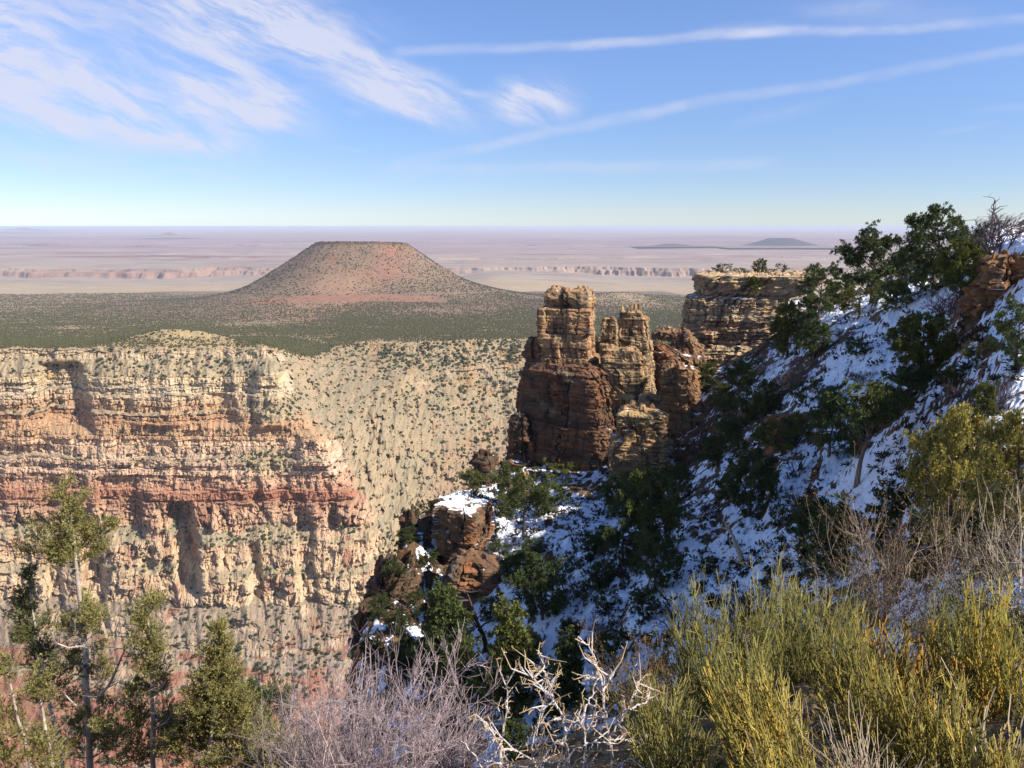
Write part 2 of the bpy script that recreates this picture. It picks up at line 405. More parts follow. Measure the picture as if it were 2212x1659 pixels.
def build_mesa():
    n = 380
    g = np.linspace(-1, 1, n); g = np.sign(g) * np.abs(g) ** 1.25
    gx, gy = np.meshgrid(g * 2400, g * 2400)
    z = mesa_h(gx, gy) + plane_z(MD + gy)
    rs_ = sst(np.abs(gy + MD - 4060 - 50 * fbm(gx / 160, 0 * gx, 2, 3)), 120, 60) * sst(gx, -480, -380) * sst(gx, 620, 520)
    cap = sst(mesa_h(gx, gy), 350, 366)
    nz = fbm(gx / 160, gy / 160, 2, 5)
    dz = np.hypot(np.gradient(z, axis=0) / np.gradient(gy, axis=0), np.gradient(z, axis=1) / np.gradient(gx, axis=1))
    c = mixc(pc(150, 126, 102), pc(156, 114, 88), sst(nz, 0.1, 0.5) * sst(dz, 0.3, 0.55))
    c = mixc(c, pc(120, 104, 88), sst(-nz, 0.1, 0.5) * 0.7)
    bare = np.exp(-(((gx - 0) / 190) ** 2) - ((z - plane_z(MD) - 130) / 95.0) ** 2) * sst(gy, 0, -200)
    c = mixc(c, pc(178, 142, 112), np.clip(bare * 1.4, 0, 1))
    c = mixc(c, pc(166, 118, 94), np.exp(-((gx - 240) / 90) ** 2) * sst(gy, 0, -50) * sst(dz, 0.3, 0.5) * 0.7)
    c = mixc(c, pc(92, 78, 62), cap * 0.7)
    c = mixc(c, pc(176, 128, 102), rs_ * 0.85)
    V = np.stack([gx + MX, gy + MD, z], -1).reshape(-1, 3)
    o = add("mesa_hill", mesh_np("mesa_hill", V, grid_faces(n, n), m_mesa, c.reshape(-1, 3), smooth=False))
    tag(o, "flat-topped brown mountain rising from the dark woodland", kind="structure")
build_mesa()
# ================================================================== canyon wall and wooded plateau (one sheet)
m_wall = mat_col("canyon_rock", var=0.20, vscale=0.12, bump=1.2, bscale=0.35)
BUT = [(752, 1530), (756, 1524), (772, 1519), (800, 1490), (812, 1482), (846, 1474), (852, 1462), (884, 1454), (892, 1440), (930, 1428), (960, 1418), (985, 1412),
       (992, 1398), (1060, 1384), (1130, 1372), (1165, 1346), (1215, 1326), (1235, 1312), (1292, 1290), (1312, 1268), (1400, 1200),
       (1420, 1186), (1500, 1130), (1512, 1124), (1659, 1030), (1800, 950), (2100, 760)]
bv = np.array([b[0] for b in BUT], float); bD = np.array([b[1] for b in BUT], float)
bz = np.array([zat(v, d) for v, d in BUT])
LAYZ = [ -200.0 ]
_r = random.Random(3)
while LAYZ[-1] > -1500: LAYZ.append(LAYZ[-1] - _r.choice([3, 4, 5, 5, 7, 8, 11, 15]) * _r.uniform(0.8, 1.2))
LAYZ = np.array(LAYZ)
def wall_geo(u, zr):
    """u column (2212 frame), zr nominal elevation (buttress scale) -> forward distance and real z"""
    ue = np.interp(-zr, [248, 300, 430, 560, 700, 850, 1100], [585, 610, 690, 760, 780, 770, 740])
    uw = np.interp(-zr, [248, 430, 560, 700, 850, 1100], [190, 250, 290, 270, 290, 300])
    l0 = np.searchsorted(-LAYZ, -(zr + 4 * fbm(u / 40, zr / 60, 21, 2)))
    ue = ue + (1 - sst(u - ue, 0, 34)) * (14 * (h1(l0, 21) - 0.5) + 10 * cells(u / 15 + 0.02 * zr, zr / 12, 41)[0]) + 8 * fbm(zr / 40, u / 60, 31, 3)
    tb = (u - ue + 26 * fbm(u / 90, zr / 60, 2, 3)) / uw
    t = sst(tb + 0.10 * fbm(u / 20, zr / 14, 12, 3), 0, 1)
    zrim = lerp(-248.0, -338.0 - 6 * sst(u, 900, 1150), sst(u, 560, 720))
    z = np.where(zr > -400, zrim + (zr + 248) * (-400 - zrim) / (-152.0), zr)
    wander = 11 * fbm(u / 75, zr / 130, 4.4, 4) + 5 * fbm(u / 22, zr / 60, 6.1, 3)
    Db1 = np.interp(-(zr + wander), -bz, bD)
    Db0 = np.interp(-(zr + wander), -bz[::3], bD[::3])
    Db = lerp(Db1, Db0, 0.85 * sst(fbm(u / 120, zr / 45, 9.2, 3), -0.25, 0.3))
    rim_bay = 2230 + 130 * sst(u, 850, 1150)
    Dy = rim_bay - (-338 - z) / 0.80
    Dy = Dy + 16 * np.sin(-z / 17.0 + 3 * fbm(u / 150, 0 * u, 5, 3)) * np.exp(-((z + 432) / 55) ** 2) * np.exp(-((u - 850) / 110) ** 2) * 1.6
    D = lerp(Db, np.maximum(Dy, 900), t)
    return D, z, t
def build_canyon():
    us = np.concatenate([np.linspace(-420, -20, 130), np.linspace(-19, 1130, 960), np.linspace(1133, 2600, 130)])
    vr = np.concatenate([np.linspace(752, 1340, 620), np.linspace(1341, 1700, 300), np.linspace(1703, 2100, 50)])
    zr = np.interp(vr, bv, bz)
    nr, nc = len(zr), len(us)
    U = np.broadcast_to(us[None, :], (nr, nc)); ZR = np.broadcast_to(zr[:, None], (nr, nc))
    D, Z, T = wall_geo(U, ZR)
    x = (U - 1106) / FPX * D / 0.985
    # how cliffy each row is
    slope = np.interp(zr, bz[::-1], np.gradient(bz, bD)[::-1])
    e = 0.5
    seg = np.abs(np.interp(vr + e, bv, bz) - np.interp(vr - e, bv, bz)) / np.maximum(np.abs(np.interp(vr + e, bv, bD) - np.interp(vr - e, bv, bD)), 1e-3)
    ker = np.ones(7) / 7
    seg = np.convolve(np.pad(np.clip(seg, 0, 12), 3, mode='edge'), ker, 'valid')
    segc = np.interp(-(ZR + 11 * fbm(U / 75, ZR / 130, 4.4, 4) + 5 * fbm(U / 22, ZR / 60, 6.1, 3)), -zr, seg)
    cl = sst(segc, 0.95, 2.2) * (1 - sst(T + 0.10 * fbm(U / 14, ZR / 11, 3, 3), 0.03, 0.10))
    cl = np.maximum(cl, 0.8 * sst(fbm(U / 110, ZR / 40, 9.2, 3), 0.0, 0.3) * (1 - sst(T, 0.03, 0.15)) * sst(-ZR, 720, 690))
    s = x + 0.0
    talus_n = fbm(s / 70, Z / 90, 3.1, 4)
    # shrub-and-rubble aprons that cover the cliffs in places
    apron = np.clip(np.exp(-((U - 560) / 95) ** 2 - ((Z + 430) / 40) ** 2) * 0.9 + np.exp(-((U - 420) / 150) ** 2 - ((Z + 268) / 24) ** 2) + np.exp(-((U - 590) / 110) ** 2 - ((Z + 340) / 30) ** 2)
                    + np.exp(-((U - 560) / 70) ** 2 - ((Z + 555) / 34) ** 2) * 0.9 + sst(talus_n, 0.25, 0.6) * 0.5, 0, 1)
    bay_c = np.exp(-((Z + 432) / 36) ** 2) * np.exp(-((U - 850) / 95) ** 2) * sst(T, 0.8, 1.0)
    lowred = sst(-Z, 650, 690) * (1 - sst(T, 0.2, 0.6)) * sst(fbm(s / 70, Z / 9, 8.8, 4), 0.0, 0.25)
    cl = np.clip(cl * (1 - 0.85 * apron) + 0.7 * bay_c + 0.55 * lowred, 0, 1)
    # big spurs and alcoves
    mz = sst(-Z, 470, 520) * sst(-Z, 720, 690)
    off = 34 * fbm(s / 210, Z / 420, 0.4, 3) * (0.35 + 0.65 * (1 - T)) + 13 * fbm(s / 52, Z / 110, 6.4, 4, 0.55, ridged=True) * (1 - 0.5 * T) * (1 + 0.2 * mz) + 9 * fbm(s / 26, Z / 40, 3.4, 4, 0.6) * (1 - T)
    for (uc, zc, wu, hz, amp) in ((130, -325, 48, 66, -42), (12, -340, 46, 80, 14), (364, -575, 26, 80, -42), (420, -590, 30, 76, 16), (230, -515, 50, 60, -16), (150, -610, 22, 90, -26), (60, -640, 16, 60, -22), (300, -640, 34, 50, -24), (520, -620, 14, 60, -18), (330, -335, 60, 40, 14), (470, -345, 30, 30, -16),
                                  (640, -600, 20, 90, -20), (575, -320, 34, 60, 22), (470, -640, 40, 40, 16), (670, -410, 40, 30, 14)):
        Us = U - 0.10 * (Z - zc) * np.sign(amp) * (0.4 if uc > 300 else 0.0) + 7 * fbm(Z / 22, U / 200, uc, 3)
        off = off + amp * np.exp(-np.abs((Us - uc) / wu) ** 5) * sst(np.abs(Z - zc), hz, hz * 0.75)
    # strata: each bed steps in or out, broken into blocks by vertical joints
    warp = 5 * fbm(s / 170, 0 * s, 9.0, 3)
    li = np.searchsorted(-LAYZ, -(Z + warp))
    lf = (LAYZ[np.clip(li - 1, 0, len(LAYZ) - 1)] - (Z + warp)) / np.maximum(LAYZ[np.clip(li - 1, 0, len(LAYZ) - 1)] - LAYZ[np.clip(li, 0, len(LAYZ) - 1)], 0.1)
    massive = sst(-Z, 500, 525) * sst(-Z, 715, 690)                     # thick jointed cliffs; thin ledgy beds above
    bw = np.where(massive > 0.5, 17.0, 11.0) * (0.6 + h1(li, 3))
    lj = np.where(massive > 0.5, (np.floor(-(Z + 6 * fbm(s / 30, Z / 40, 2, 2)) / 46)).astype(int), li)
    bs_ = s / bw + 40 * h1(lj, 9) + 0.9 * fbm(s / 26, Z / 26, 4.0, 2)
    bi = np.floor(bs_); bf = bs_ - bi
    blk = h1(lj, bi, 5) - 0.5
    gap = np.minimum(bf, 1 - bf) * bw
    crack = sst(gap + 0.8 * fbm(s / 3, Z / 3, 2, 2), 1.3, 0.2) * (h1(lj, bi, 8) > 0.62)
    bed = (h1(li, 21) - 0.5) * (0.35 + 0.65 * sst(fbm(s / 60, li * 3.7, 1.0, 2), -0.3, 0.3))
    und = sst(lf, 0.72, 1.0)
    wq = 5 * fbm(s / 18, Z / 18, 3.7, 3)
    cA, eA = cells((s + wq) / 27, (Z + wq + 0.25 * s) / 40, 3); cB, eB = cells((s + 0.5 * wq) / 10, (Z - wq * 0.5 - 0.1 * s) / 11, 5); cC, _ = cells(s / 4.2, (Z + 0.3 * wq) / 3.2, 7)
    o_cl = 9.5 * bed * (1 - 0.75 * massive) * (0.4 + 1.2 * sst(fbm(s / 45, Z / 30, 8.0, 3), -0.3, 0.4)) + 6.5 * blk * (1 + 0.9 * massive) + 15 * (h1(np.floor(s / 33 + 0.5 * fbm(s / 40, Z / 50, 3, 2)), np.floor((Z + 10 * fbm(s / 50, Z / 50, 8, 2)) / 58), 77) - 0.5) * massive - 4.5 * crack * (1 + massive) - 3.6 * und * (h1(li, 33) > 0.35) * (1 - 0.7 * massive)
    o_cl = o_cl + cA * 15 * (0.25 + massive) + cB * 6 * (0.5 + 0.7 * massive) + cC * 2.6 - 5 * sst(eA, 0.07, 0.0) * massive - 2.2 * sst(eB, 0.08, 0.0) + 1.6 * fbm(s / 17, Z / 34, 7.7, 4, 0.55, ridged=True) + 2.6 * fbm(s / 11, Z / 7, 5.7, 4, 0.6) + 1.6 * fbm(s / 5, Z / 5, 1.1, 3)
    o_ta = 6.5 * fbm(s / 38, Z / 30, 2.7, 5, 0.55) + 2.4 * fbm(s / 16, Z / 14, 2.2, 4, 0.6) + 1.3 * sst(fbm(s / 4.5, Z / 4.5, 5, 2), 0.1, 0.5) + 4 * fbm(s / 60, Z / 120, 6.0, 4, 0.55, ridged=True) * (1 + 1.6 * sst(T, 0.1, 0.8)) + 7 * fbm(s / 90, Z / 60, 16.0, 3) * sst(T, 0.1, 0.6)
    flank = sst(T, 0.02, 0.12) * sst(T, 0.75, 0.4)
    o_ta = o_ta + sst(T, 0.6, 0.9) * (13 * (h1(li, 95) - 0.5) * sst(fbm(s / 40, Z / 30, 17, 3), 0.0, 0.2) + 7 * fbm(s / 14, Z / 9, 15.5, 4, 0.6) + 8 * fbm(s / 34, Z / 34, 25.5, 3)) + flank * (16 * fbm(s / 20, Z / 16, 5.5, 5, 0.6) + 9 * sst(fbm(s / 9, Z / 8, 2.5, 3), 0.05, 0.25) + 12 * (h1(li, 91) - 0.5) * sst(fbm(s / 30, Z / 40, 7, 2), -0.1, 0.2))
    fade = 0.6 + 0.4 * sst(np.arange(nr)[:, None] * 1.0, 0, 14)
    D2 = D - (off * fade + (o_cl * cl + o_ta * (1 - cl)) * (0.25 + 0.75 * fade))
    x = x / D * D2
    y = D2
    Z = Z + (10 * fbm(U / 70, 0 * U, 4.0, 4) + 5 * sst(U, 500, 620) * sst(U, 700, 640)) * sst(ZR, -285, -250)
    z = Z + (1 - cl) * 1.2 * fbm(s / 9, Z / 9, 12.0, 3)
    # -------- colours by bed
    zn = -(Z + warp)
    k = AL
    strat = [(230, (220, 198, 152)), (262, (232, 212, 168)), (285, (220, 192, 142)), (310, (228, 204, 164)), (335, (216, 178, 132)), (352, (210, 162, 116)),
             (372, (214, 168, 118)), (395, (226, 184, 136)), (410, (234, 198, 158)), (440, (236, 200, 162)), (470, (222, 174, 134)), (488, (198, 138, 102)),
             (500, (206, 150, 112)), (525, (226, 182, 140)), (560, (230, 188, 144)), (600, (234, 200, 152)), (660, (234, 202, 156)), (690, (222, 192, 152)),
             (715, (206, 182, 144)), (745, (200, 150, 112)), (790, (198, 132, 96)), (900, (200, 140, 104)), (1300, (188, 132, 100))]
    sz = np.array([q[0] for q in strat], float); sc = np.array([pc(*q[1]) for q in strat])
    C = np.stack([np.interp(zn, sz, sc[:, i]) for i in range(3)], -1)
    bt = h1(li, 51) - 0.5
    C = C * (1 + 0.34 * bt * (1 - 0.7 * massive))[..., None]
    C = mixc(C, pc(196, 146, 108), (h1(li, 57) > 0.76) * 0.3 * (1 - massive))
    stain = sst(fbm(s / 20, Z / 120, 3.0, 4), 0.02, 0.35)
    C = mixc(C, pc(168, 106, 78), sst(fbm(s / 26, Z / 60, 3.0, 4), 0.0, 0.25) * massive * 0.8 * sst(fbm(s / 90, Z / 90, 6, 3), -0.25, 0.25))
    C = mixc(C, pc(150, 108, 80), sst(fbm(s / 5, Z / 70, 9.0, 3), 0.15, 0.4) * 0.35)
    rd = np.exp(-((zn - 492) / 9) ** 2) * sst(U, 340, 430)
    C = mixc(C, pc(168, 92, 62), rd * 0.4)
    C = mixc(C, pc(224, 170, 84), sst(fbm(s / 40, Z / 22, 14.0, 3), 0.25, 0.5) * 0.45 * sst(zn, 480, 300))
    gr = fbm(s / 22, Z / 22, 1.5, 5, 0.6)
    ta = mixc(pc(206, 178, 134), pc(186, 168, 130), sst(gr, -0.2, 0.3))
    ta = mixc(ta, pc(208, 164, 104), sst(fbm(s / 90, Z / 60, 4.0, 3), 0.0, 0.4) * sst(T, 0.5, 1.0) * 0.7)
    ta = mixc(ta, pc(196, 154, 122), sst(-Z, 520, 620) * sst(T, 0.3, 0.7) * 0.55)
    ta = mixc(ta, pc(186, 162, 132), sst(-Z, 620, 670) * (1 - T))
    ta = mixc(ta, pc(180, 112, 82), sst(-Z, 665, 710) * sst(fbm(s / 60, Z / 12, 3.3, 4) + 0.28 * sst(-Z, 700, 780), -0.08, 0.25) * 0.85)
    ta = mixc(ta, pc(190, 118, 84), np.exp(-((Z + 520) / 30) ** 2) * sst(T, 0.6, 0.9) * sst(fbm(s / 30, Z / 16, 13, 4), 0.12, 0.32) * 0.7 * sst(U, 790, 870))
    rub = fbm(s / 3.2, Z / 3.2, 3.0, 2)
    ta = ta * (1 + 0.28 * rub)[..., None]
    ta = mixc(ta, pc(112, 112, 84), sst(fbm(s / 6, Z / 6, 33, 3), 0.22, 0.5) * 0.5)
    ta = ta * lerp(0.90, 0.80, sst(T, 0.15, 0.9))[..., None]
    C = mixc(ta, C, sst(cl, 0.3, 0.6))
    C = C * (1 + 0.10 * fbm(s / 8, Z / 8, 4, 3))[..., None]
    lum = C.mean(-1, keepdims=True); C = lum + (C - lum) * np.array([0.88, 0.88, 0.86])
    snowy = 0 * x
    # -------- plateau rows behind the rim
    npl = 330
    q = np.linspace(0, 1, npl + 1)[1:][:, None]
    D0 = D2[0][None, :]
    Dend = 6900 + 900 * fbm(us / 500, 0 * us, 3.7, 3)[None, :] - 900 * sst(us, 1250, 1600)[None, :] - 250 * sst(us, 300, -200)[None, :]
    Dp = 1 / lerp(1 / D0, 1 / Dend, q)
    zp0 = z[0][None, :]
    pl = plane_z(Dp)
    zp = pl + (zp0 - plane_z(D0)) * np.exp(-((Dp - D0) / 620.0) ** 1.5)
    Up = np.broadcast_to(us[None, :], Dp.shape); xp = (Up - 1106) / FPX * Dp / 0.985
    kn = np.exp(-(((Up - 385) / 125) ** 2) - ((Dp - 1690) / 95) ** 2)
    zp = zp + 34 * kn + 7 * fbm(xp / 260, Dp / 260, 3, 4) * sst(Dp - D0, 30, 400)
    zp = zp + 60 * np.exp(-(((Up - 1330) / 90) ** 2)) * np.exp(-((Dp - 5000) / 600) ** 2)
    zp = np.where(q > 0.985, zp - 260 * (q - 0.985) / 0.015, zp)
    gp = fbm(xp / 60, Dp / 60, 7, 4)
    cp = mixc(pc(176, 152, 116), pc(150, 132, 102), sst(gp, -0.3, 0.3))
    cp = mixc(cp, pc(206, 180, 132), np.clip(kn * 1.5 + sst(Dp - D0, 90, 20), 0, 1))
    red = sst(np.abs(Dp - 4060 - 50 * fbm((xp - MX) / 160, 0 * Up, 2, 3)), 120, 60) * sst(Up, 610, 660) * sst(Up, 985, 940)
    cp = mixc(cp, pc(176, 120, 88), red)
    cp = mixc(cp, pc(186, 160, 126), np.exp(-(((Up - 1340) / 110) ** 2)) * np.exp(-((Dp - 5000) / 700) ** 2))
    Vp = np.stack([xp, Dp, zp], -1)[::-1]
    V = np.concatenate([Vp.reshape(-1, 3), np.stack([x, y, z], -1).reshape(-1, 3)])
    CC = np.concatenate([cp[::-1].reshape(-1, 3), C.reshape(-1, 3)])
    F = grid_faces(npl + nr, nc)
    o = add("canyon_terrain", mesh_np("canyon_terrain", V, F, m_wall, CC))
    tag(o, "sunlit cream and red layered canyon wall below the wooded plateau", kind="structure")
    return dict(apron=apron, x=x, y=y, z=z, cl=cl, T=T, U=U, Z=Z, xp=xp, yp=Dp, zp=zp, Up=Up, red=red, kn=kn, D0=D0, q=q)
CAN = build_canyon()

# floor of the canyon, under everything
m_floor = mat_col("canyon_floor", var=0.3, vscale=0.02)
V = np.array([(-9000, -2500, -1205), (9000, -2500, -1205), (9000, 3000, -1205), (-9000, 3000, -1205)], float)
o = add("ground", mesh_np("ground", V, np.array([[0, 1, 2, 3]]), m_floor, np.tile(pc(170, 120, 92), (4, 1))))
tag(o, "red dirt floor of the canyon far below", kind="structure")

# ---------------------------------------------------------------- far trees
m_far = mat_col("juniper_green", var=0.25, vscale=0.3, objcol=False)
rs = np.random.RandomState(11)
OCT_V = np.array([(1, 0, .35), (0, 1, .35), (-1, 0, .35), (0, -1, .35), (0, 0, 1), (0, 0, -.25)], float)
OCT_F = np.array([(0, 1, 4), (1, 2, 4), (2, 3, 4), (3, 0, 4), (1, 0, 5), (2, 1, 5), (3, 2, 5), (0, 3, 5)])
def ico():
    t = (1 + 5 ** .5) / 2
    v = np.array([(-1, t, 0), (1, t, 0), (-1, -t, 0), (1, -t, 0), (0, -1, t), (0, 1, t), (0, -1, -t), (0, 1, -t), (t, 0, -1), (t, 0, 1), (-t, 0, -1), (-t, 0, 1)], float)
    f = np.array([(0, 11, 5), (0, 5, 1), (0, 1, 7), (0, 7, 10), (0, 10, 11), (1, 5, 9), (5, 11, 4), (11, 10, 2), (10, 7, 6), (7, 1, 8), (3, 9, 4), (3, 4, 2), (3, 2, 6), (3, 6, 8), (3, 8, 9), (4, 9, 5), (2, 4, 11), (6, 2, 10), (8, 6, 7), (9, 8, 1)])
    return v / np.linalg.norm(v, axis=1)[:, None], f
ICO_V, ICO_F = ico()
def blobs(P, R, H, tv, tf, rs, jit=0.25, cols=None):
    n, m = len(P), len(tv)
    a = rs.rand(n) * 2 * PI
    ca, sa = np.cos(a)[:, None], np.sin(a)[:, None]
    j = 1 + jit * (rs.rand(n, m) - 0.5) * 2
    vx, vy, vz = tv[None, :, 0] * j, tv[None, :, 1] * j, tv[None, :, 2] * (1 + 0.5 * jit * (rs.rand(n, m) - 0.5))
    X = (vx * ca - vy * sa) * R[:, None]; Y = (vx * sa + vy * ca) * R[:, None]; Zz = vz * H[:, None]
    V = np.stack([X + P[:, 0:1], Y + P[:, 1:2], Zz + P[:, 2:3]], -1).reshape(-1, 3)
    F = (tf[None] + (np.arange(n) * m)[:, None, None]).reshape(-1, tf.shape[1])
    C = None if cols is None else np.repeat(cols, m, axis=0)
    return V, F, C
def green(n, rs, a=(72, 74, 48), b=(106, 102, 66), k=0.58):
    t = rs.rand(n)
    return mixc(np.broadcast_to(rgb(*a, k), (n, 3)), np.broadcast_to(rgb(*b, k), (n, 3)), t)
def bil(A, r, c):
    r0 = np.clip(r.astype(int), 0, A.shape[0] - 2); c0 = np.clip(c.astype(int), 0, A.shape[1] - 2)
    fr, fc = r - r0, c - c0
    return (A[r0, c0] * (1 - fr) + A[r0 + 1, c0] * fr) * (1 - fc) + (A[r0, c0 + 1] * (1 - fr) + A[r0 + 1, c0 + 1] * fr) * fc
def woodland():
    n = 230000
    shp = CAN['xp'].shape
    usn = np.linspace(0, shp[1] - 1, shp[1])
    ucol = np.interp(rs.uniform(-60, 1520, n), CAN['Up'][0], usn)
    row = rs.uniform(0, shp[0] * 0.985, n)
    x, y, z = bil(CAN['xp'], row, ucol), bil(CAN['yp'], row, ucol), bil(CAN['zp'], row, ucol)
    u = np.interp(ucol, usn, CAN['Up'][0])
    red = bil(CAN['red'], row, ucol); kn = bil(CAN['kn'], row, ucol)
    d0 = bil(np.broadcast_to(CAN['D0'], shp), row, ucol)
    dens = 0.62 + 1.15 * fbm(x / 420, y / 420, 3.0, 4) + 0.5 * fbm(x / 70, y / 90, 6.0, 3)
    dens = dens * (1 - 0.97 * sst(red, 0.05, 0.4)) * (1 - 0.86 * np.clip(kn * 1.6, 0, 1)) * lerp(0.25, 1, sst(y - d0, 10, 140))
    dens = dens * (1 - 0.6 * np.exp(-((u - 1340) / 110) ** 2) * np.exp(-((y - 5000) / 700) ** 2))
    mh = mesa_h(x - MX, y - MD)
    dens = np.where(mh > 75, 0, dens)
    z = np.where(mh > 0.5, np.maximum(z, plane_z(y) + mh), z)
    keep = rs.rand(n) < np.clip(dens, 0.04, 1.0)
    x, y, z = x[keep], y[keep], z[keep]
    n = len(x)
    R = (1.5 + 1.8 * rs.rand(n) ** 1.8) * (0.75 + y / 6500.0)
    V, F, C = blobs(np.stack([x, y, z + 0.2], -1), R, R * 1.25, OCT_V, OCT_F, rs, 0.3, green(n, rs))
    o = add("juniper_woodland", mesh_np("juniper_woodland", V, F, m_far, C))
    tag(o, "dark green juniper woodland covering the plateau below the flat-topped mountain", "woodland", kind="stuff")
    # scrub on the mountain
    n = 17000
    r = np.sqrt(rs.rand(n)) * 900; a = rs.rand(n) * 2 * PI
    x, y = r * np.cos(a), r * np.sin(a)
    h = mesa_h(x, y)
    dens = 0.6 + 0.6 * fbm(x / 150, y / 150, 5, 3) + 0.55 * sst(h, 70, 10)
    dens = dens * (1 - 0.93 * np.exp(-((x / 190) ** 2) - ((h - 130) / 90) ** 2) * (y < 0))
    keep = (rs.rand(n) < np.clip(dens, 0.03, 1)) & (h > 72) & (y < 900)
    x, y, h = x[keep], y[keep], h[keep]
    n = len(x); R = 2.4 + 3.2 * rs.rand(n)
    V, F, C = blobs(np.stack([x + MX, y + MD, h + plane_z(MD + y) - 0.5], -1), R, R * 1.15, OCT_V, OCT_F, rs, 0.3, green(n, rs, (58, 58, 40), (78, 74, 50)))
    o = add("hillside_scrub", mesh_np("hillside_scrub", V, F, m_far, C))
    tag(o, "dark scrub dotting the slopes of the flat-topped mountain", "scrub", kind="stuff")
woodland()

def wall_shrubs():
    x, y, z = CAN['x'], CAN['y'], CAN['z']
    nr, nc = x.shape
    n = 34000
    r = rs.randint(2, nr - 60, n); c = rs.randint(131, nc - 135, n)
    cl = CAN['cl'][r, c]; T = CAN['T'][r, c]; u = CAN['U'][r, c]; Zr = CAN['Z'][r, c]
    px, py, pz = x[r, c], y[r, c], z[r, c]
    dens = (1 - sst(cl, 0.1, 0.5)) * (0.40 + 0.6 * fbm(px / 60, pz / 60, 2.2, 3))
    dens = dens * lerp(0.85, 1.0, sst(T, 0.2, 0.6)) * lerp(1, 0.75, sst(-Zr, 700, 900))
    dens = dens + 0.5 * CAN['apron'][r, c] * (1 - sst(T, 0.1, 0.3))
    keep = rs.rand(n) < np.clip(dens, 0.04, 1) * lerp(0.68, 0.95, sst(T, 0.4, 0.9))
    px, py, pz, T = px[keep], py[keep], pz[keep], T[keep]
    n = len(px)
    R = (1.2 + 2.7 * rs.rand(n) ** 1.7) * lerp(1.0, 1.45, sst(T, 0.4, 1.0))
    # things: the 300 that show largest
    px_size = R / py
    order = np.argsort(-px_size)
    vis = []
    for i in order:
        u = 1106 + px[i] / py[i] * FPX * 0.985
        if 5 < u < 880: vis.append(i)
        if len(vis) == 300: break
    vis = np.array(vis); rest = np.setdiff1d(np.arange(n), vis)
    V, F, C = blobs(np.stack([px[rest], py[rest], pz[rest] + R[rest] * 0.35], -1), R[rest], R[rest] * 0.95, ICO_V, ICO_F, rs, 0.35, green(len(rest), rs, (64, 70, 46), (96, 96, 64), 0.55))
    o = add("canyon_scrub", mesh_np("canyon_scrub", V, F, m_far, C))
    tag(o, "small dark shrubs dotting the canyon slopes", "scrub", kind="stuff")
    protos = []
    for k in range(5):
        pts = rs.normal(size=(26, 3)) * 0.36; pts[:, 2] = np.abs(pts[:, 2]) * 0.9 + 0.18
        Vb, Fb, Cb = blobs(pts, 0.34 + 0.16 * rs.rand(26), 0.34 + 0.12 * rs.rand(26), ICO_V, ICO_F, rs, 0.4, green(26, rs, (60, 68, 44), (94, 96, 62), 0.55))
        protos.append(mesh_np("juniper_shrub", Vb, Fb, m_far, Cb))
    for j, i in enumerate(vis):
        o = add("juniper_shrub", protos[j % 5], loc=(px[i], py[i], pz[i] - 0.1))
        s = R[i] * 1.12; o.scale = (s, s, s * 0.95); o.rotation_euler = (0, 0, rs.rand() * 6.28)
        tag(o, "rounded dark green juniper shrub rooted on the sunlit canyon slope", "shrub", "juniper shrubs on the canyon slopes")
wall_shrubs()

# ---------------------------------------------------------------- air
hz = bpy.data.materials.new("haze"); hz.use_nodes = True
ht = hz.node_tree; ht.nodes.clear()
pv = N(ht, 'ShaderNodeVolumePrincipled')
pv.inputs['Color'].default_value = (0.82, 0.86, 0.98, 1); pv.inputs['Density'].default_value = 2.3e-5; pv.inputs['Anisotropy'].default_value = 0.0
ho = N(ht, 'ShaderNodeOutputMaterial'); ht.links.new(pv.outputs[0], ho.inputs['Volume'])
x0, x1, y0, y1, z0, z1 = -150000, 150000, -3000, 150000, -1206, 14
V = np.array([(x, y, z) for z in (z0, z1) for y in (y0, y1) for x in (x0, x1)], float)
F = np.array([(0, 2, 3, 1), (4, 5, 7, 6), (0, 1, 5, 4), (2, 6, 7, 3), (0, 4, 6, 2), (1, 3, 7, 5)])
o = add("haze", mesh_np("haze", V, F, hz))
tag(o, "thin bluish haze over the distant desert", kind="stuff")
# ================================================================== the near hillside
CP = [  # (u, v, forward distance)
    (760, 1440, 75), (800, 1300, 88), (900, 1130, 100), (950, 1290, 92), (1000, 1075, 112), (1100, 1062, 125), (1120, 1010, 150), (1240, 1025, 140), (1340, 1020, 132),
    (1500, 1000, 122), (1440, 930, 150), (1500, 820, 182), (1600, 780, 185), (1700, 720, 175), (1760, 665, 180), (1800, 665, 150), (1900, 645, 120), (2010, 620, 100),
    (2120, 575, 80), (2212, 550, 66), (2212, 640, 58), (2212, 800, 45), (2212, 1000, 33), (2212, 1200, 20), (2050, 720, 80), (1900, 800, 82), (1900, 900, 70),
    (1900, 1100, 50), (1700, 1100, 65), (1700, 900, 92), (1560, 900, 125), (1500, 1200, 68), (1400, 1350, 56), (1650, 1350, 44), (1900, 1350, 27), (1300, 1150, 88), (1100, 1300, 80),
    (1200, 1450, 60), (1080, 1520, 60), (920, 1480, 68), (1250, 1620, 42), (1000, 1640, 52), (1500, 1560, 30), (1800, 1560, 14), (2100, 1450, 11), (2350, 900, 40), (2400, 600, 60), (2500, 560, 90),
    (2300, 535, 110), (2100, 600, 160), (1900, 690, 220), (2600, 1100, 22)]
pts = [(xat(u, v, d), d, zat(v, d)) for u, v, d in CP]
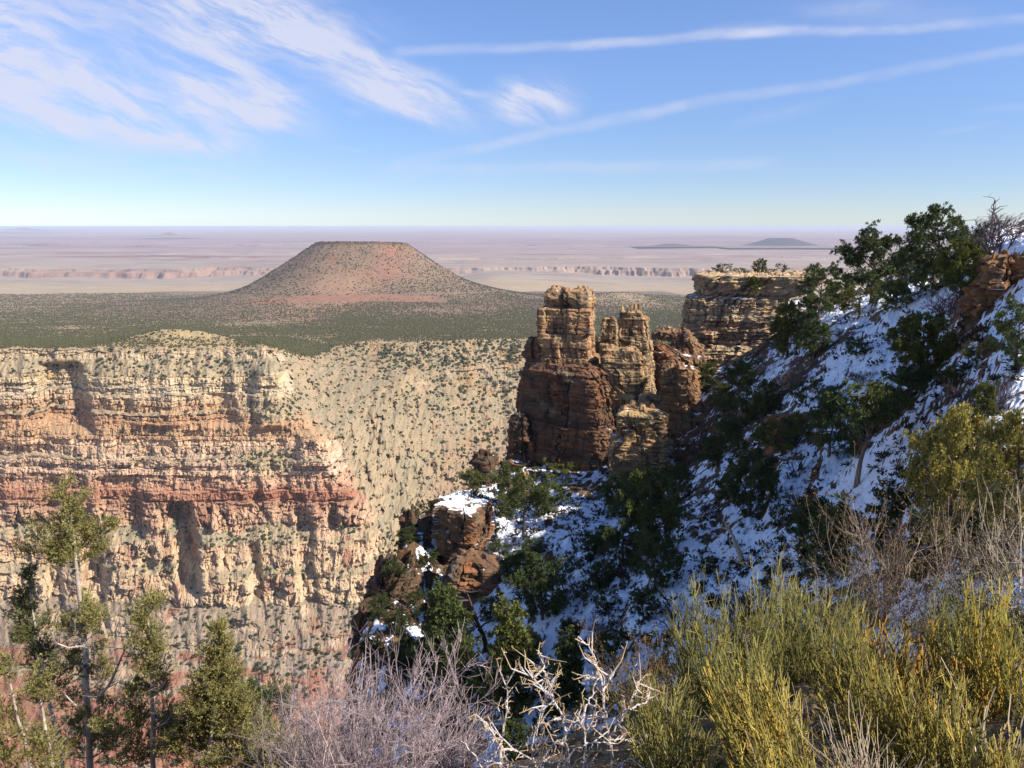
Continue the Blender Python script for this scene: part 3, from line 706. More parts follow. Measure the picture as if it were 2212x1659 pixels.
pts += [(0, 0, -1.62), (1.5, 0.5, -1.6), (-1.5, 0, -1.7), (0, 2, -2.15), (1.5, 3, -2.35), (3, 3, -2.1), (0, 4.5, -3.5), (2.5, 5, -3.1), (4.5, 5, -3.3), (-2, 3.5, -3.3), (-1, 8, -7.4), (-4, 7, -7.0), (-5, 11, -10.6),
        (2, 9, -6.2), (6, 9, -6.3), (4, 7, -4.8), (8, 12, -8.2), (12, 16, -10), (0, 14, -13.2), (-7, 16, -16), (-3, -4, -1.6), (4, -4, -1.4), (10, 4, -2.4), (12, 0, -1.6), (18, 8, -3.5), (-10, 4, -4), (-12, 10, -13), (-9, 25, -29), (-16, 30, -44),
        (-22, 55, -66), (-30, 80, -78), (-38, 105, -84), (-40, 140, -92), (-30, 175, -88), (0, 240, -70), (40, 260, -48), (-22, 20, -40), (90, 120, -2), (95, 60, -1.5), (70, 20, -1.5), (120, 220, -10), (70, 260, -30)]
NP = np.array(pts, float)
def _tps(d): return np.where(d > 1e-9, d * d * np.log(np.maximum(d, 1e-9)), 0.0)
_S = 60.0
def _warp(x, y):
    """thin things near the viewer need finer fitting than far ones: fit in a log-ish plan"""
    r = np.hypot(x, y) + 1e-6
    k = np.log1p(r / 12.0) / r
    return x * k * 1.6, y * k * 1.6
_wx, _wy = _warp(NP[:, 0], NP[:, 1])
n_ = len(NP)
_A = np.zeros((n_ + 3, n_ + 3)); _A[:n_, :n_] = _tps(np.hypot(_wx[:, None] - _wx, _wy[:, None] - _wy)) + np.eye(n_) * 0.004
_A[:n_, n_:] = np.stack([np.ones(n_), _wx, _wy], 1); _A[n_:, :n_] = _A[:n_, n_:].T
_W = np.linalg.solve(_A, np.concatenate([NP[:, 2] , np.zeros(3)]))
def near_base(x, y):
    x = np.asarray(x, float); y = np.asarray(y, float)
    wx, wy = _warp(x, y)
    z = _W[n_] + _W[n_ + 1] * wx + _W[n_ + 2] * wy
    for i in range(n_):
        z = z + _W[i] * _tps(np.hypot(wx - _wx[i], wy - _wy[i]))
    return z
EY = np.array([0, 6, 12, 25, 45, 60, 75, 80, 88, 100, 112, 135, 150, 165, 190, 230, 300], float)
EU = np.array([-900, 200, 420, 560, 640, 690, 742, 772, 822, 880, 955, 1035, 1105, 1180, 1360, 1500, 1600], float)
def near_full(x, y, detail=True):
    x = np.asarray(x, float); y = np.asarray(y, float)
    z = near_base(x, y)
    dist = np.hypot(x, y)
    amp = sst(dist, 14, 45)
    # terraces of rock crossing the slope
    q = z / 3.4 + 0.9 * fbm(x / 16, y / 16, 2.0, 3)
    f = q - np.floor(q)
    ter = (sst(f, 0.30, 0.62) - f) * 3.4
    tm = sst(fbm(x / 13, y / 13, 7.7, 3), 0.0, 0.35)
    z = z + ter * tm * 0.55 * amp
    z = z + amp * (1.0 * fbm(x / 8, y / 8, 1.0, 4) + 0.62 * fbm(x / 2.0, y / 3.2, 4.0, 4, 0.62) + 0.30 * np.abs(fbm(x / 0.9, y / 0.9, 6.0, 2)) + 0.9 * sst(fbm(x / 4.4, y / 4.4, 9.0, 2), 0.28, 0.45) * sst(fbm(x / 20, y / 20, 3, 2), -0.1, 0.25))
    z = z + (1 - amp) * (0.12 * fbm(x / 0.8, y / 0.8, 2.0, 4) + 0.05 * np.abs(fbm(x / 0.16, y / 0.16, 3.0, 3)) + 0.09 * sst(fbm(x / 0.3, y / 0.3, 6.0, 2), 0.2, 0.35))
    ue = np.interp(y, EY, EU) + amp * (26 * fbm(y / 9, 0 * y, 5.0, 3) + 16 * np.sign(fbm(y / 5, 0 * y, 2.0, 2)) * sst(y, 60, 75))
    xe = (ue - 1106) / FPX * y / 0.985
    over = np.clip(xe - x, 0, 60)
    st = over / 2.6 + 0.5 * fbm(x / 5, y / 5, 3, 2)
    drop = (np.floor(st) + sst(st - np.floor(st), 0.0, 0.35)) * 2.6
    z = z - sst(y, 8, 40) * np.where(over > 0, 1.9 * np.maximum(drop, 0), 0)
    return z
# relief is stored on the mesh grid so that trees stand exactly on it
NU = np.concatenate([np.linspace(-500, 600, 60), np.linspace(605, 2240, 900), np.linspace(2245, 3600, 90)])
NY = np.concatenate([np.linspace(-8, 1.4, 14), np.geomspace(1.6, 300, 760)])
def build_near():
    U = np.broadcast_to(NU[None, :], (len(NY), len(NU))); Y = np.broadcast_to(NY[:, None], U.shape)
    x = (U - 1106) / FPX * np.maximum(Y, 6.0) / 0.985
    z = near_full(x, Y)
    return x, Y, z
NX_, NY_, NZ_ = build_near()
def nz_at(x, y):
    r = np.interp(y, NY, np.arange(len(NY)))
    u = 1106 + np.asarray(x) / np.maximum(y, 6.0) * FPX * 0.985
    c = np.interp(u, NU, np.arange(len(NU)))
    return float(bil(NZ_, np.atleast_1d(r), np.atleast_1d(c))[0])
def hit(u, v, ymin=2.0):
    """where the line of sight meets the hillside"""
    ys = np.geomspace(ymin, 295, 900)
    ax, az = view_dir(u, v)
    zs = np.array([nz_at(ax * y, y) for y in ys]) if False else bil(NZ_, np.interp(ys, NY, np.arange(len(NY))), np.interp(1106 + ax * ys / np.maximum(ys, 6.0) * FPX * 0.985, NU, np.arange(len(NU))))
    below = np.nonzero(az * ys < zs)[0]
    if len(below) == 0: return None
    y = ys[below[0]]
    return (ax * y, y, az * y)
m_near = mat_col("hillside_soil", var=0.3, vscale=1.2, bump=0.12, bscale=3.0, snow=True)
def finish_near():
    x, y, z = NX_, NY_, NZ_
    xn = np.gradient(x, axis=1)
    zx = np.gradient(z, axis=1) / np.maximum(xn, 1e-4)
    zy = (np.gradient(z, axis=0) - zx * np.gradient(x, axis=0)) / np.gradient(y, axis=0)
    sl = np.hypot(zx, zy)
    big = fbm(x / 8, y / 14, 21.0, 4, 0.55); sm = fbm(x / 1.15, y / 2.7, 5.0, 4, 0.6)
    snow = 0.61 + 0.75 * big + 0.95 * sm - 0.42 * sst(sl, 0.95, 1.7) - 0.6 * sst(sl, 1.6, 2.6)
    U = np.broadcast_to(NU[None, :], x.shape)
    ax = x / np.maximum(y, 6)
    snow = snow - 0.28 * sst(ax, 0.0, -0.12) - 0.9 * sst(y, 15, 9) - 0.2 * sst(y, 110, 150)
    for (u, v, d, r, a) in ((2090, 750, 70, 16, .30), (2000, 650, 90, 14, .25), (2120, 900, 40, 9, .28), (1380, 1330, 58, 8, .3), (1680, 1210, 56, 8, .3), (1560, 1250, 60, 8, .3), (1920, 1020, 58, 7, .3),
                            (1250, 1230, 80, 8, .15), (1010, 1090, 112, 7, .4), (1800, 700, 130, 14, .25), (1150, 1180, 95, 8, .2), (1720, 960, 82, 6, -.3), (1960, 900, 66, 5, -.5), (1620, 1000, 92, 8, -.25), (1500, 950, 120, 14, -.3), (1590, 1180, 58, 3.2, -.9), (1720, 1120, 62, 3.0, -.7), (1700, 850, 110, 9, -.1)):
        cx = xat(u, v, d)
        snow = snow + a * np.exp(-(((x - cx) ** 2 + (y - d) ** 2) / (r * r)))
    gr = fbm(x / 3, y / 3, 2.0, 4)
    c = mixc(rgb(84, 66, 50, .75), rgb(118, 92, 68, .75), sst(gr, -0.3, 0.35))
    c = mixc(c, rgb(138, 98, 68, .72), sst(sl, 1.3, 2.4) * 0.7)
    c = c * (1 + 0.45 * fbm(x / 0.7, y / 0.7, 3, 3))[..., None]
    c = mixc(c, rgb(88, 84, 60, .7), sst(fbm(x / 1.2, y / 1.2, 14, 3), 0.1, 0.4) * 0.6 * (1 - sst(sl, 1.2, 2)))
    c = c * lerp(1.0, 0.68, sst(ax, -0.06, -0.14) * sst(y, 30, 60))[..., None] if False else c
    c = mixc(c, rgb(150, 130, 100, .7), sst(y, 12, 5) * 0.6)
    V = np.stack([x, y, z], -1).reshape(-1, 3)
    o = add("hillside", mesh_np("hillside", V, grid_faces(*x.shape), m_near, c.reshape(-1, 3), snow.ravel()))
    tag(o, "steep brown hillside patched with snow below the rim", kind="structure")
finish_near()

# ================================================================== rock towers and outcrops
m_rock = mat_col("sandstone", var=0.28, vscale=0.9, bump=0.05, bscale=7.0, snow=True, rough=0.92)
def rock(name, label, cat, d, prof, seed, depth=0.8, dz=0.14, layers=(0.5, 0.8, 1.2, 1.8, 2.6), amp=1.0, blocks=9, expo=4.5, turn=0.0, pale=(196, 160, 118), dark=(128, 92, 66), snow=0.0, group=None, nth=300, top_rough=0.8, notch=1.0, big=1.0):
    """a bedded rock mass: prof rows are (v, u_left, u_right) as it stands at distance d"""
    rr = random.Random(seed)
    prof = sorted(prof)
    zs = np.array([zat(p[0], d) for p in prof]); xl = np.array([xat(p[1], p[0], d) for p in prof]); xr = np.array([xat(p[2], p[0], d) for p in prof])
    ztop, zbot = zs[0], zs[-1] - 3.0
    nz = int((ztop - zbot) / dz)
    z = np.linspace(ztop, zbot, nz)
    order = np.argsort(zs)
    L = np.interp(z, zs[order], xl[order]); R = np.interp(z, zs[order], xr[order])
    lay = [ztop + 0.4]
    while lay[-1] > zbot - 4: lay.append(lay[-1] - rr.choice(layers) * rr.uniform(0.8, 1.25))
    lay = np.array(lay)
    th = np.linspace(0, 2 * PI, nth, endpoint=False)[None, :]
    c, s = np.cos(th), np.sin(th)
    rad = 1.0 / (np.abs(c) ** expo + np.abs(s) ** expo) ** (1 / expo)
    fx, fy = c * rad, s * rad * depth                       # a blocky plan, turned to face where the rock faces
    ux = fx * math.cos(turn) + fy * math.sin(turn); uy = -fx * math.sin(turn) + fy * math.cos(turn)
    dmul = np.abs(uy).max() / np.abs(ux).max()
    ux = ux / np.abs(ux).max(); uy = uy / np.abs(uy).max()
    cx = ((L + R) / 2)[:, None]; hw = ((R - L) / 2)[:, None]
    wmax = hw.max(); depth = dmul
    hd = np.maximum(hw * depth, wmax * depth * 0.55)
    Zg = np.broadcast_to(z[:, None], (nz, nth))
    px, py = ux * hw, uy * hd
    per = (th / (2 * PI)) * blocks
    warp = 0.45 * fbm(px / 6, py / 6, seed, 3)
    li = np.searchsorted(-lay, -(Zg + warp))
    l0 = lay[np.clip(li - 1, 0, len(lay) - 1)]; l1 = lay[np.clip(li, 0, len(lay) - 1)]
    lf = (l0 - (Zg + warp)) / np.maximum(l0 - l1, 0.05)
    # thick units that step in and out, each split into thin beds of uneven hardness
    ui = li // 3
    t2 = (Zg + warp * 1.4) / (0.30 + 0.25 * h1(ui, 5, seed)); ti = np.floor(t2); tf = t2 - ti
    thin = (h1(ti, ui, seed + 4) - 0.5) * sst(fbm(px / 2.5, py / 2.5, ti * 1.7, 2), -0.35, 0.25)
    # joints: few, wandering, running through a whole unit
    bs = per * (0.45 + 0.9 * h1(ui, seed, 3)) + 13 * h1(ui, seed, 7) + 0.5 * fbm(px / 3, py / 3, Zg / 4, 3)
    bi = np.floor(bs); bf = bs - bi
    blk = h1(ui, bi, seed + 1) - 0.5
    has = h1(ui, bi, seed + 14) > 0.35
    crack = sst(np.minimum(bf, 1 - bf) + 0.03 * fbm(px, py, Zg, 2), 0.045, 0.008) * has
    b3 = per * 2.4 + 17 * h1(li, seed, 2) + 0.5 * fbm(px, py, Zg, 2); b3i = np.floor(b3)
    small = (h1(li, b3i, seed + 6) - 0.5) * (h1(li, 77, seed) > 0.4)
    bed = h1(ui, 4, seed + 2) - 0.5; bed2 = h1(li, 4, seed + 9) - 0.5
    edge = sst(np.minimum(lf, 1 - lf), 0.10, 0.0) * sst(fbm(px / 2, py / 2, li * 2.3, 2), -0.2, 0.2)
    off = amp * (1.15 * bed * sst(fbm(px / 5, py / 5, ui * 3.1, 2), -0.45, 0.1) + 0.45 * bed2 + 1.5 * blk + 0.6 * small + 0.5 * thin - 1.5 * crack - 0.40 * notch * edge)
    arc = (th / (2 * PI)) * 2 * PI * np.maximum(hw.mean(), 2.0)
    kA, gA = cells((arc + 0.4 * warp) / 2.6, (Zg + warp) / 1.5, seed % 100); kB, gB = cells(arc / 1.0, (Zg + 0.5 * warp) / 0.55, seed % 100 + 2)
    off = off + amp * (0.95 * kA + 0.42 * kB - 0.35 * sst(gA, 0.06, 0.0) * (h1(li, 17, seed) > 0.4))
    off = off + amp * (0.9 * big * fbm(px / 5.0, py / 5.0, Zg / 9 + seed, 3, 0.5, ridged=True) + 0.2 * fbm(px / 1.8, py / 1.8, Zg / 1.6 + seed, 4, 0.62) + 0.25 * fbm(px / 0.6, py / 0.6, Zg / 0.45, 3))
    k = 1 + off / np.maximum(np.hypot(px, py), 0.5)
    k = np.clip(k, 0.45, 1.6)
    X = cx + px * k; Y = d + wmax * depth * 0.6 + py * k
    Zv = Zg + 0.25 * amp * fbm(X / 1.6, Y / 1.6, Zg / 1.6, 3)
    # cap
    ncap = 26
    f = np.linspace(1, 0.02, ncap + 1)[1:][::-1][:, None]
    Xc = cx[0] + (X[0][None] - cx[0]) * f; y0 = d + wmax * depth * 0.6; Yc = y0 + (Y[0][None] - y0) * f
    bump = fbm(Xc / 2.2, Yc / 2.2, seed + 0.5, 3)
    Zc = ztop + top_rough * (0.7 * bump + 0.8 * sst(fbm(Xc / 1.6, Yc / 1.6, seed + 9.5, 2), 0.1, 0.3)) * sst(1 - f, 0, 0.12)
    X = np.concatenate([Xc, X]); Y = np.concatenate([Yc, Y]); Zv = np.concatenate([Zc, Zv])
    hb = np.concatenate([np.full((ncap, nth), 0.6), 0.5 * h1(li, 61, seed) + 0.5 * h1(ti, 62, seed)]); st = np.concatenate([np.zeros((ncap, nth)), fbm(px / 0.9, py / 0.9, Zg / 9, 3)])
    pr = np.concatenate([np.full((ncap, nth), 0.5), h1(ui, bi, seed + 8) * 0.7 + 0.3 * h1(ti, 8, seed)])
    ed = np.concatenate([np.zeros((ncap, nth)), np.maximum(edge, crack)])
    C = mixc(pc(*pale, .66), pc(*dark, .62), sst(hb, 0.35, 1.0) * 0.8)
    C = mixc(C, pc(190, 122, 78, .74), sst(pr, 0.6, 1.0) * 0.6)
    C = mixc(C, pc(86, 76, 68, .6), sst(st, 0.02, 0.3) * 0.8)
    C = mixc(C, pc(158, 150, 126, .7), sst(fbm(X / 3, Y / 3, Zv / 3, 3), 0.1, 0.5) * 0.45)
    C = mixc(C, pc(92, 70, 54, .7), ed * 0.18)
    C = mixc(C, pc(84, 72, 62, .7), np.concatenate([np.zeros((ncap, nth)), sst(fbm(px / 6, py / 6, ti * 0.9, 3) + 0.5 * (h1(ti, 3, seed) - 0.5), 0.1, 0.4)]) * 0.6)
    gz, gx = np.gradient(Zv, axis=0), np.hypot(np.gradient(X, axis=0), np.gradient(Y, axis=0))
    flat = sst(gx / np.maximum(np.abs(gz), 1e-3), 1.6, 4.0)
    flat[:ncap] = 1
    sn = -0.45 + snow + flat * 0.80 + 0.9 * fbm(X / 2.0, Y / 2.0, seed + 3, 3)
    sn = np.where(np.arange(len(X))[:, None] >= ncap, sn, sn - (0.32 if snow < 0.3 else 0.0))
    V = np.stack([X, Y, Zv], -1).reshape(-1, 3)
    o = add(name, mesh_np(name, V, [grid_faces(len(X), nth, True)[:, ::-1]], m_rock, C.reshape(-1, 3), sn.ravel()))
    return tag(o, label, cat, group, "thing")
RK = "sandstone rocks standing along the ridge"
rock("rock_tower", "tall square-topped sandstone tower, highest of the free-standing pinnacles", "rock tower", 150,
     [(629, 1180, 1284), (642, 1174, 1288), (664, 1176, 1290), (667, 1164, 1291), (735, 1163, 1292), (765, 1166, 1296), (800, 1170, 1298), (850, 1175, 1296)], 5, depth=0.9, amp=0.5, blocks=9, expo=16, turn=0.25, top_rough=0.8, big=0.6, snow=0.02, pale=(202, 164, 122))
rock("rock_cliff", "broad dark rock wall beneath the square-topped tower, in brown shade", "cliff", 144,
     [(796, 1160, 1300), (812, 1138, 1318), (860, 1122, 1332), (905, 1114, 1340), (960, 1108, 1346), (1060, 1098, 1352)], 15, depth=0.45, amp=0.8, layers=(1.5, 2.5, 4.0, 6.0), blocks=9, expo=6, turn=0.62, pale=(134, 98, 74), dark=(100, 72, 56), notch=0.5, big=0.9, nth=420, snow=-0.1)  # palette darkened: the wall's shade is put into its base colour
rock("rock_shoulder", "dark left shoulder of rock stepping down from the square-topped tower", "rock shoulder", 150,
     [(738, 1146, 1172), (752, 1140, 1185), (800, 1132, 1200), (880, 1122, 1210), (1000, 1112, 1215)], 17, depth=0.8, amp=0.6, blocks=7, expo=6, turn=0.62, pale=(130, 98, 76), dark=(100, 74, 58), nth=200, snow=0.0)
rock("rock_pillar", "twin-headed banded pillar just behind the square-topped tower", "rock pillar", 160,
     [(676, 1345, 1390), (690, 1340, 1404), (716, 1336, 1408), (735, 1334, 1410), (775, 1338, 1414), (800, 1330, 1418), (900, 1330, 1425)], 23, depth=0.9, amp=0.5, blocks=9, expo=12, turn=0.3, pale=(206, 176, 134), top_rough=1.8)
rock("rock_pillar", "narrow grey-topped banded pillar between the square-topped and twin-headed ones", "rock pillar", 158,
     [(690, 1306, 1332), (706, 1300, 1336), (760, 1298, 1340), (780, 1292, 1345), (900, 1292, 1350)], 29, depth=1.0, amp=0.4, blocks=7, expo=12, turn=0.2, pale=(200, 170, 128), top_rough=0.8)
rock("rock_pillar", "stepped tan buttress of stacked beds below the twin-headed pillar", "rock pillar", 146,
     [(758, 1308, 1385), (775, 1304, 1394), (830, 1306, 1398), (880, 1310, 1392), (1000, 1305, 1400)], 31, depth=0.7, amp=0.5, blocks=8, expo=14, turn=0.2, pale=(202, 168, 124))
rock("rock_ledge", "dark snow-dusted ledges between the twin-headed pillar and the big butte", "rock ledge", 170,
     [(722, 1432, 1500), (738, 1420, 1512), (760, 1408, 1530), (800, 1384, 1540), (860, 1370, 1545), (960, 1360, 1550)], 37, depth=0.9, amp=0.9, blocks=9, snow=0.12, pale=(170, 132, 96), expo=9, turn=0.4)
rock("rock_butte", "large flat-topped layered butte with small trees on its summit", "rock butte", 188,
     [(596, 1526, 1800), (604, 1521, 1790), (622, 1523, 1775), (640, 1524, 1740), (646, 1500, 1722), (690, 1492, 1712), (712, 1487, 1690), (750, 1484, 1668), (768, 1462, 1664), (800, 1440, 1660), (870, 1425, 1660)], 43, depth=0.7, amp=0.85, layers=(0.5, 0.8, 1.1, 1.6, 2.4), blocks=13, expo=9, turn=0.2, pale=(228, 196, 154), dark=(150, 116, 88), nth=420, top_rough=0.7, snow=0.1)
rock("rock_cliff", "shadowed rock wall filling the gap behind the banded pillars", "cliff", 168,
     [(745, 1290, 1440), (765, 1284, 1470), (800, 1280, 1490), (960, 1276, 1500)], 41, depth=0.4, amp=0.8, blocks=12, expo=8, turn=0.5, pale=(128, 98, 76), dark=(94, 72, 56), nth=360, snow=0.05)  # dark palette paints the shade in the gap behind the pillars
rock("rock_stack", "sunlit tan stack of broken blocks beside the snowy slope", "rock stack", 126,
     [(886, 1352, 1418), (900, 1340, 1440), (930, 1336, 1446), (958, 1330, 1450), (985, 1328, 1452), (1030, 1326, 1450)], 47, depth=0.7, amp=0.75, layers=(0.5, 0.8, 1.1), blocks=12, expo=12, turn=0.15, big=0.6, pale=(214, 176, 126), dark=(160, 122, 84), dz=0.1, top_rough=1.0, snow=0.05)
rock("boulder", "rounded snow-capped boulder above the sunlit stack of blocks", "boulder", 132,
     [(856, 1392, 1416), (862, 1386, 1424), (885, 1384, 1432), (915, 1384, 1434)], 51, depth=0.9, amp=0.3, blocks=4, layers=(1.5, 2.5), expo=2.6, pale=(176, 142, 104), snow=0.2, nth=120)
rock("rock_ledge", "dark cliff step with a snowy shelf right of the sunlit stack", "rock ledge", 140,
     [(798, 1440, 1500), (806, 1432, 1512), (840, 1434, 1520), (872, 1440, 1530), (900, 1446, 1550), (990, 1446, 1575), (1010, 1446, 1580)], 57, depth=0.8, amp=0.6, expo=9, turn=0.4, blocks=8, pale=(172, 132, 94), snow=0.2)
rock("rock_outcrop", "brown overhanging outcrop with a snow-covered flat top at the cliff edge", "rock outcrop", 96,
     [(1098, 952, 1046), (1104, 946, 1060), (1125, 945, 1062), (1160, 945, 1056), (1200, 950, 1050), (1250, 952, 1056), (1310, 948, 1060)], 61, depth=0.9, amp=0.6, layers=(0.8, 1.5, 2.5, 3.5), blocks=9, expo=8, turn=0.5, big=0.8, pale=(148, 112, 82), dark=(112, 84, 62), dz=0.09, top_rough=0.35, snow=0.35, notch=0.7)
rock("rock_outcrop", "dark broken crag below the snow-topped outcrop", "rock outcrop", 88,
     [(1215, 985, 1040), (1230, 975, 1062), (1270, 970, 1080), (1330, 965, 1090)], 67, depth=0.9, amp=0.7, blocks=7, pale=(140, 106, 78), dz=0.1, nth=220, snow=0.1)
rock("rock_outcrop", "dark red rock band under the snowfield near the bushy junipers", "rock outcrop", 66,
     [(868, 1900, 2010), (880, 1895, 2030), (920, 1890, 2040), (985, 1880, 2040)], 71, depth=0.8, amp=0.6, blocks=9, pale=(132, 84, 54), dark=(98, 66, 48), dz=0.08, snow=0.1, layers=(0.8, 1.5, 2.5))
rock("rock_outcrop", "orange-brown rock jutting from the snow below the skyline shrubs", "rock outcrop", 62,
     [(556, 2160, 2240), (566, 2148, 2250), (600, 2140, 2255), (640, 2130, 2260)], 73, depth=0.9, amp=0.75, expo=7, turn=0.3, blocks=6, pale=(168, 122, 82), dark=(110, 84, 62), dz=0.07, snow=0.05, nth=220)
rock("rock_outcrop", "low reddish ledge poking through snow above the tall pine", "rock outcrop", 84,
     [(905, 1690, 1760), (915, 1680, 1775), (960, 1670, 1780)], 79, depth=0.7, amp=0.5, blocks=7, pale=(170, 112, 74), dz=0.09, nth=220)
rock("rock_outcrop", "sunlit yellow rock on the snowy slope above the reddish ledge", "rock outcrop", 96,
     [(802, 1790, 1830), (812, 1780, 1850), (845, 1770, 1860)], 89, depth=0.8, amp=0.4, blocks=5, pale=(190, 140, 92), dz=0.09, nth=160, snow=0.2)
rock("boulder", "small pale arched rock beside the yellow-green bush at the foot of the dark wall", "boulder", 118,
     [(1030, 1118, 1142), (1040, 1112, 1150), (1070, 1110, 1152)], 97, depth=0.8, amp=0.35, blocks=4, pale=(214, 176, 126), dz=0.09, nth=120, expo=3)
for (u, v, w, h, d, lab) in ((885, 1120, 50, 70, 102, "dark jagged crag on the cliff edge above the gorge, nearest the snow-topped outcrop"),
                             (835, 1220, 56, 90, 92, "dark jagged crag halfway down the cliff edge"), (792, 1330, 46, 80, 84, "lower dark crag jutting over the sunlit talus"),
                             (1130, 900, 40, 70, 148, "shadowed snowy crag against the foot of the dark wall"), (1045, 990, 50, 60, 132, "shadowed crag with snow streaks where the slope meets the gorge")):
    rock("crag", lab, "crag", d, [(v, u - w * .3, u + w * .3), (v + h * .12, u - w * .46, u + w * .5), (v + h * .6, u - w * .55, u + w * .6), (v + h * 1.2, u - w * .7, u + w * .7)], int(u), depth=1.0, amp=0.8, blocks=8, expo=6, turn=0.6, pale=(106, 84, 66), dark=(78, 62, 50), dz=0.11, nth=200, snow=0.12, top_rough=1.2)  # darkened base colours put the shade of the cliff edge into the crags
# ================================================================== plants
rp = np.random.RandomState(21)
def unit(v): return v / np.maximum(np.linalg.norm(v, axis=-1, keepdims=True), 1e-9)
class Sticks:
    """many thin tapered twigs gathered into one mesh"""
    def __init__(s, sides=3): s.a, s.b, s.ra, s.rb, s.c, s.n = [], [], [], [], [], sides
    def seg(s, a, b, ra, rb, c): s.a.append(a); s.b.append(b); s.ra.append(ra); s.rb.append(rb); s.c.append(c)
    def path(s, pts, r0, r1, c, c1=None):
        k = len(pts) - 1
        for i in range(k):
            cc = c if c1 is None else lerp(np.array(c), np.array(c1), i / max(k - 1, 1))
            s.seg(pts[i], pts[i + 1], lerp(r0, r1, i / k), lerp(r0, r1, (i + 1) / k), cc)
    def arrays(s):
        a, b = np.array(s.a, float), np.array(s.b, float); ra, rb = np.array(s.ra, float), np.array(s.rb, float); c = np.array(s.c, float)
        d = unit(b - a)
        up = np.where(np.abs(d[:, 2:3]) > 0.9, np.array([[1.0, 0, 0]]), np.array([[0, 0, 1.0]]))
        e1 = unit(np.cross(d, up)); e2 = np.cross(d, e1)
        n = s.n; V = []
        for j in range(n):
            q = 2 * PI * j / n
            V.append(a + (e1 * math.cos(q) + e2 * math.sin(q)) * ra[:, None])
        for j in range(n):
            q = 2 * PI * j / n
            V.append(b + (e1 * math.cos(q) + e2 * math.sin(q)) * rb[:, None])
        V = np.stack(V, 1).reshape(-1, 3)
        m = len(a); base = (np.arange(m) * 2 * n)[:, None]
        F = np.concatenate([base + np.array([[j, (j + 1) % n, n + (j + 1) % n, n + j]]) for j in range(n)])
        return V, F, np.repeat(c, 2 * n, axis=0)
    def mesh(s, name, mat):
        V, F, C = s.arrays(); return mesh_np(name, V, F, mat, C)
def tube(pts, rad, sides=8, wob=0.0, seed=0):
    pts = np.array(pts, float); rad = np.array(rad, float); n = len(pts)
    t = unit(np.gradient(pts, axis=0)); V = []
    e1 = unit(np.cross(t[0], [0.3, 1, 0.1]))
    q = np.arange(sides) * 2 * PI / sides
    for i in range(n):
        e1 = unit(e1 - t[i] * np.dot(e1, t[i])); e2 = np.cross(t[i], e1)
        w = 1 + wob * fbm(np.cos(q) * 1.5 + seed, np.sin(q) * 1.5, i * 0.7, 2)
        V.append(pts[i] + (np.cos(q)[:, None] * e1 + np.sin(q)[:, None] * e2) * (rad[i] * w)[:, None])
    return np.concatenate(V), grid_faces(n, sides, True)
def merge(parts):
    V, F, C, o = [], [], [], 0
    for p in parts:
        V.append(p[0]); F.append(p[1] + o); C.append(p[2]); o += len(p[0])
    return np.concatenate(V), np.concatenate(F), np.concatenate(C)
def leaves(P, D, L, W, cols, rs):
    """flat leaf kites at P, pointing along D"""
    n = len(P); d = unit(D)
    s = unit(np.cross(d, rs.normal(size=(n, 3))))
    L = L[:, None]; W = W[:, None]
    V = np.stack([P, P + d * L * 0.5 + s * W, P + d * L, P + d * L * 0.5 - s * W], 1).reshape(-1, 3)
    F = np.arange(n * 4).reshape(-1, 4)
    return V, F, np.repeat(cols, 4, axis=0)
def crv(a, b, n, bend, rs):
    a, b = np.array(a, float), np.array(b, float)
    t = np.linspace(0, 1, n)[:, None]
    p = a + (b - a) * t + np.sin(t * PI) * rs.normal(size=3) * bend * np.linalg.norm(b - a)
    return p + (rs.normal(size=(n, 3)) * 0.02 * np.linalg.norm(b - a)) * (t > 0) * (t < 1)

m_bark = mat_col("bark", var=0.3, vscale=9.0, bump=0.02, bscale=20.0, objcol=True)
m_leaf = mat_col("needle_foliage", var=0.18, vscale=2.0, rough=0.75, objcol=True, trans=0.12)
m_twig = mat_col("dry_twig", var=0.15, vscale=6.0, objcol=True)
m_stem = mat_col("green_stem", var=0.12, vscale=8.0, rough=0.7)

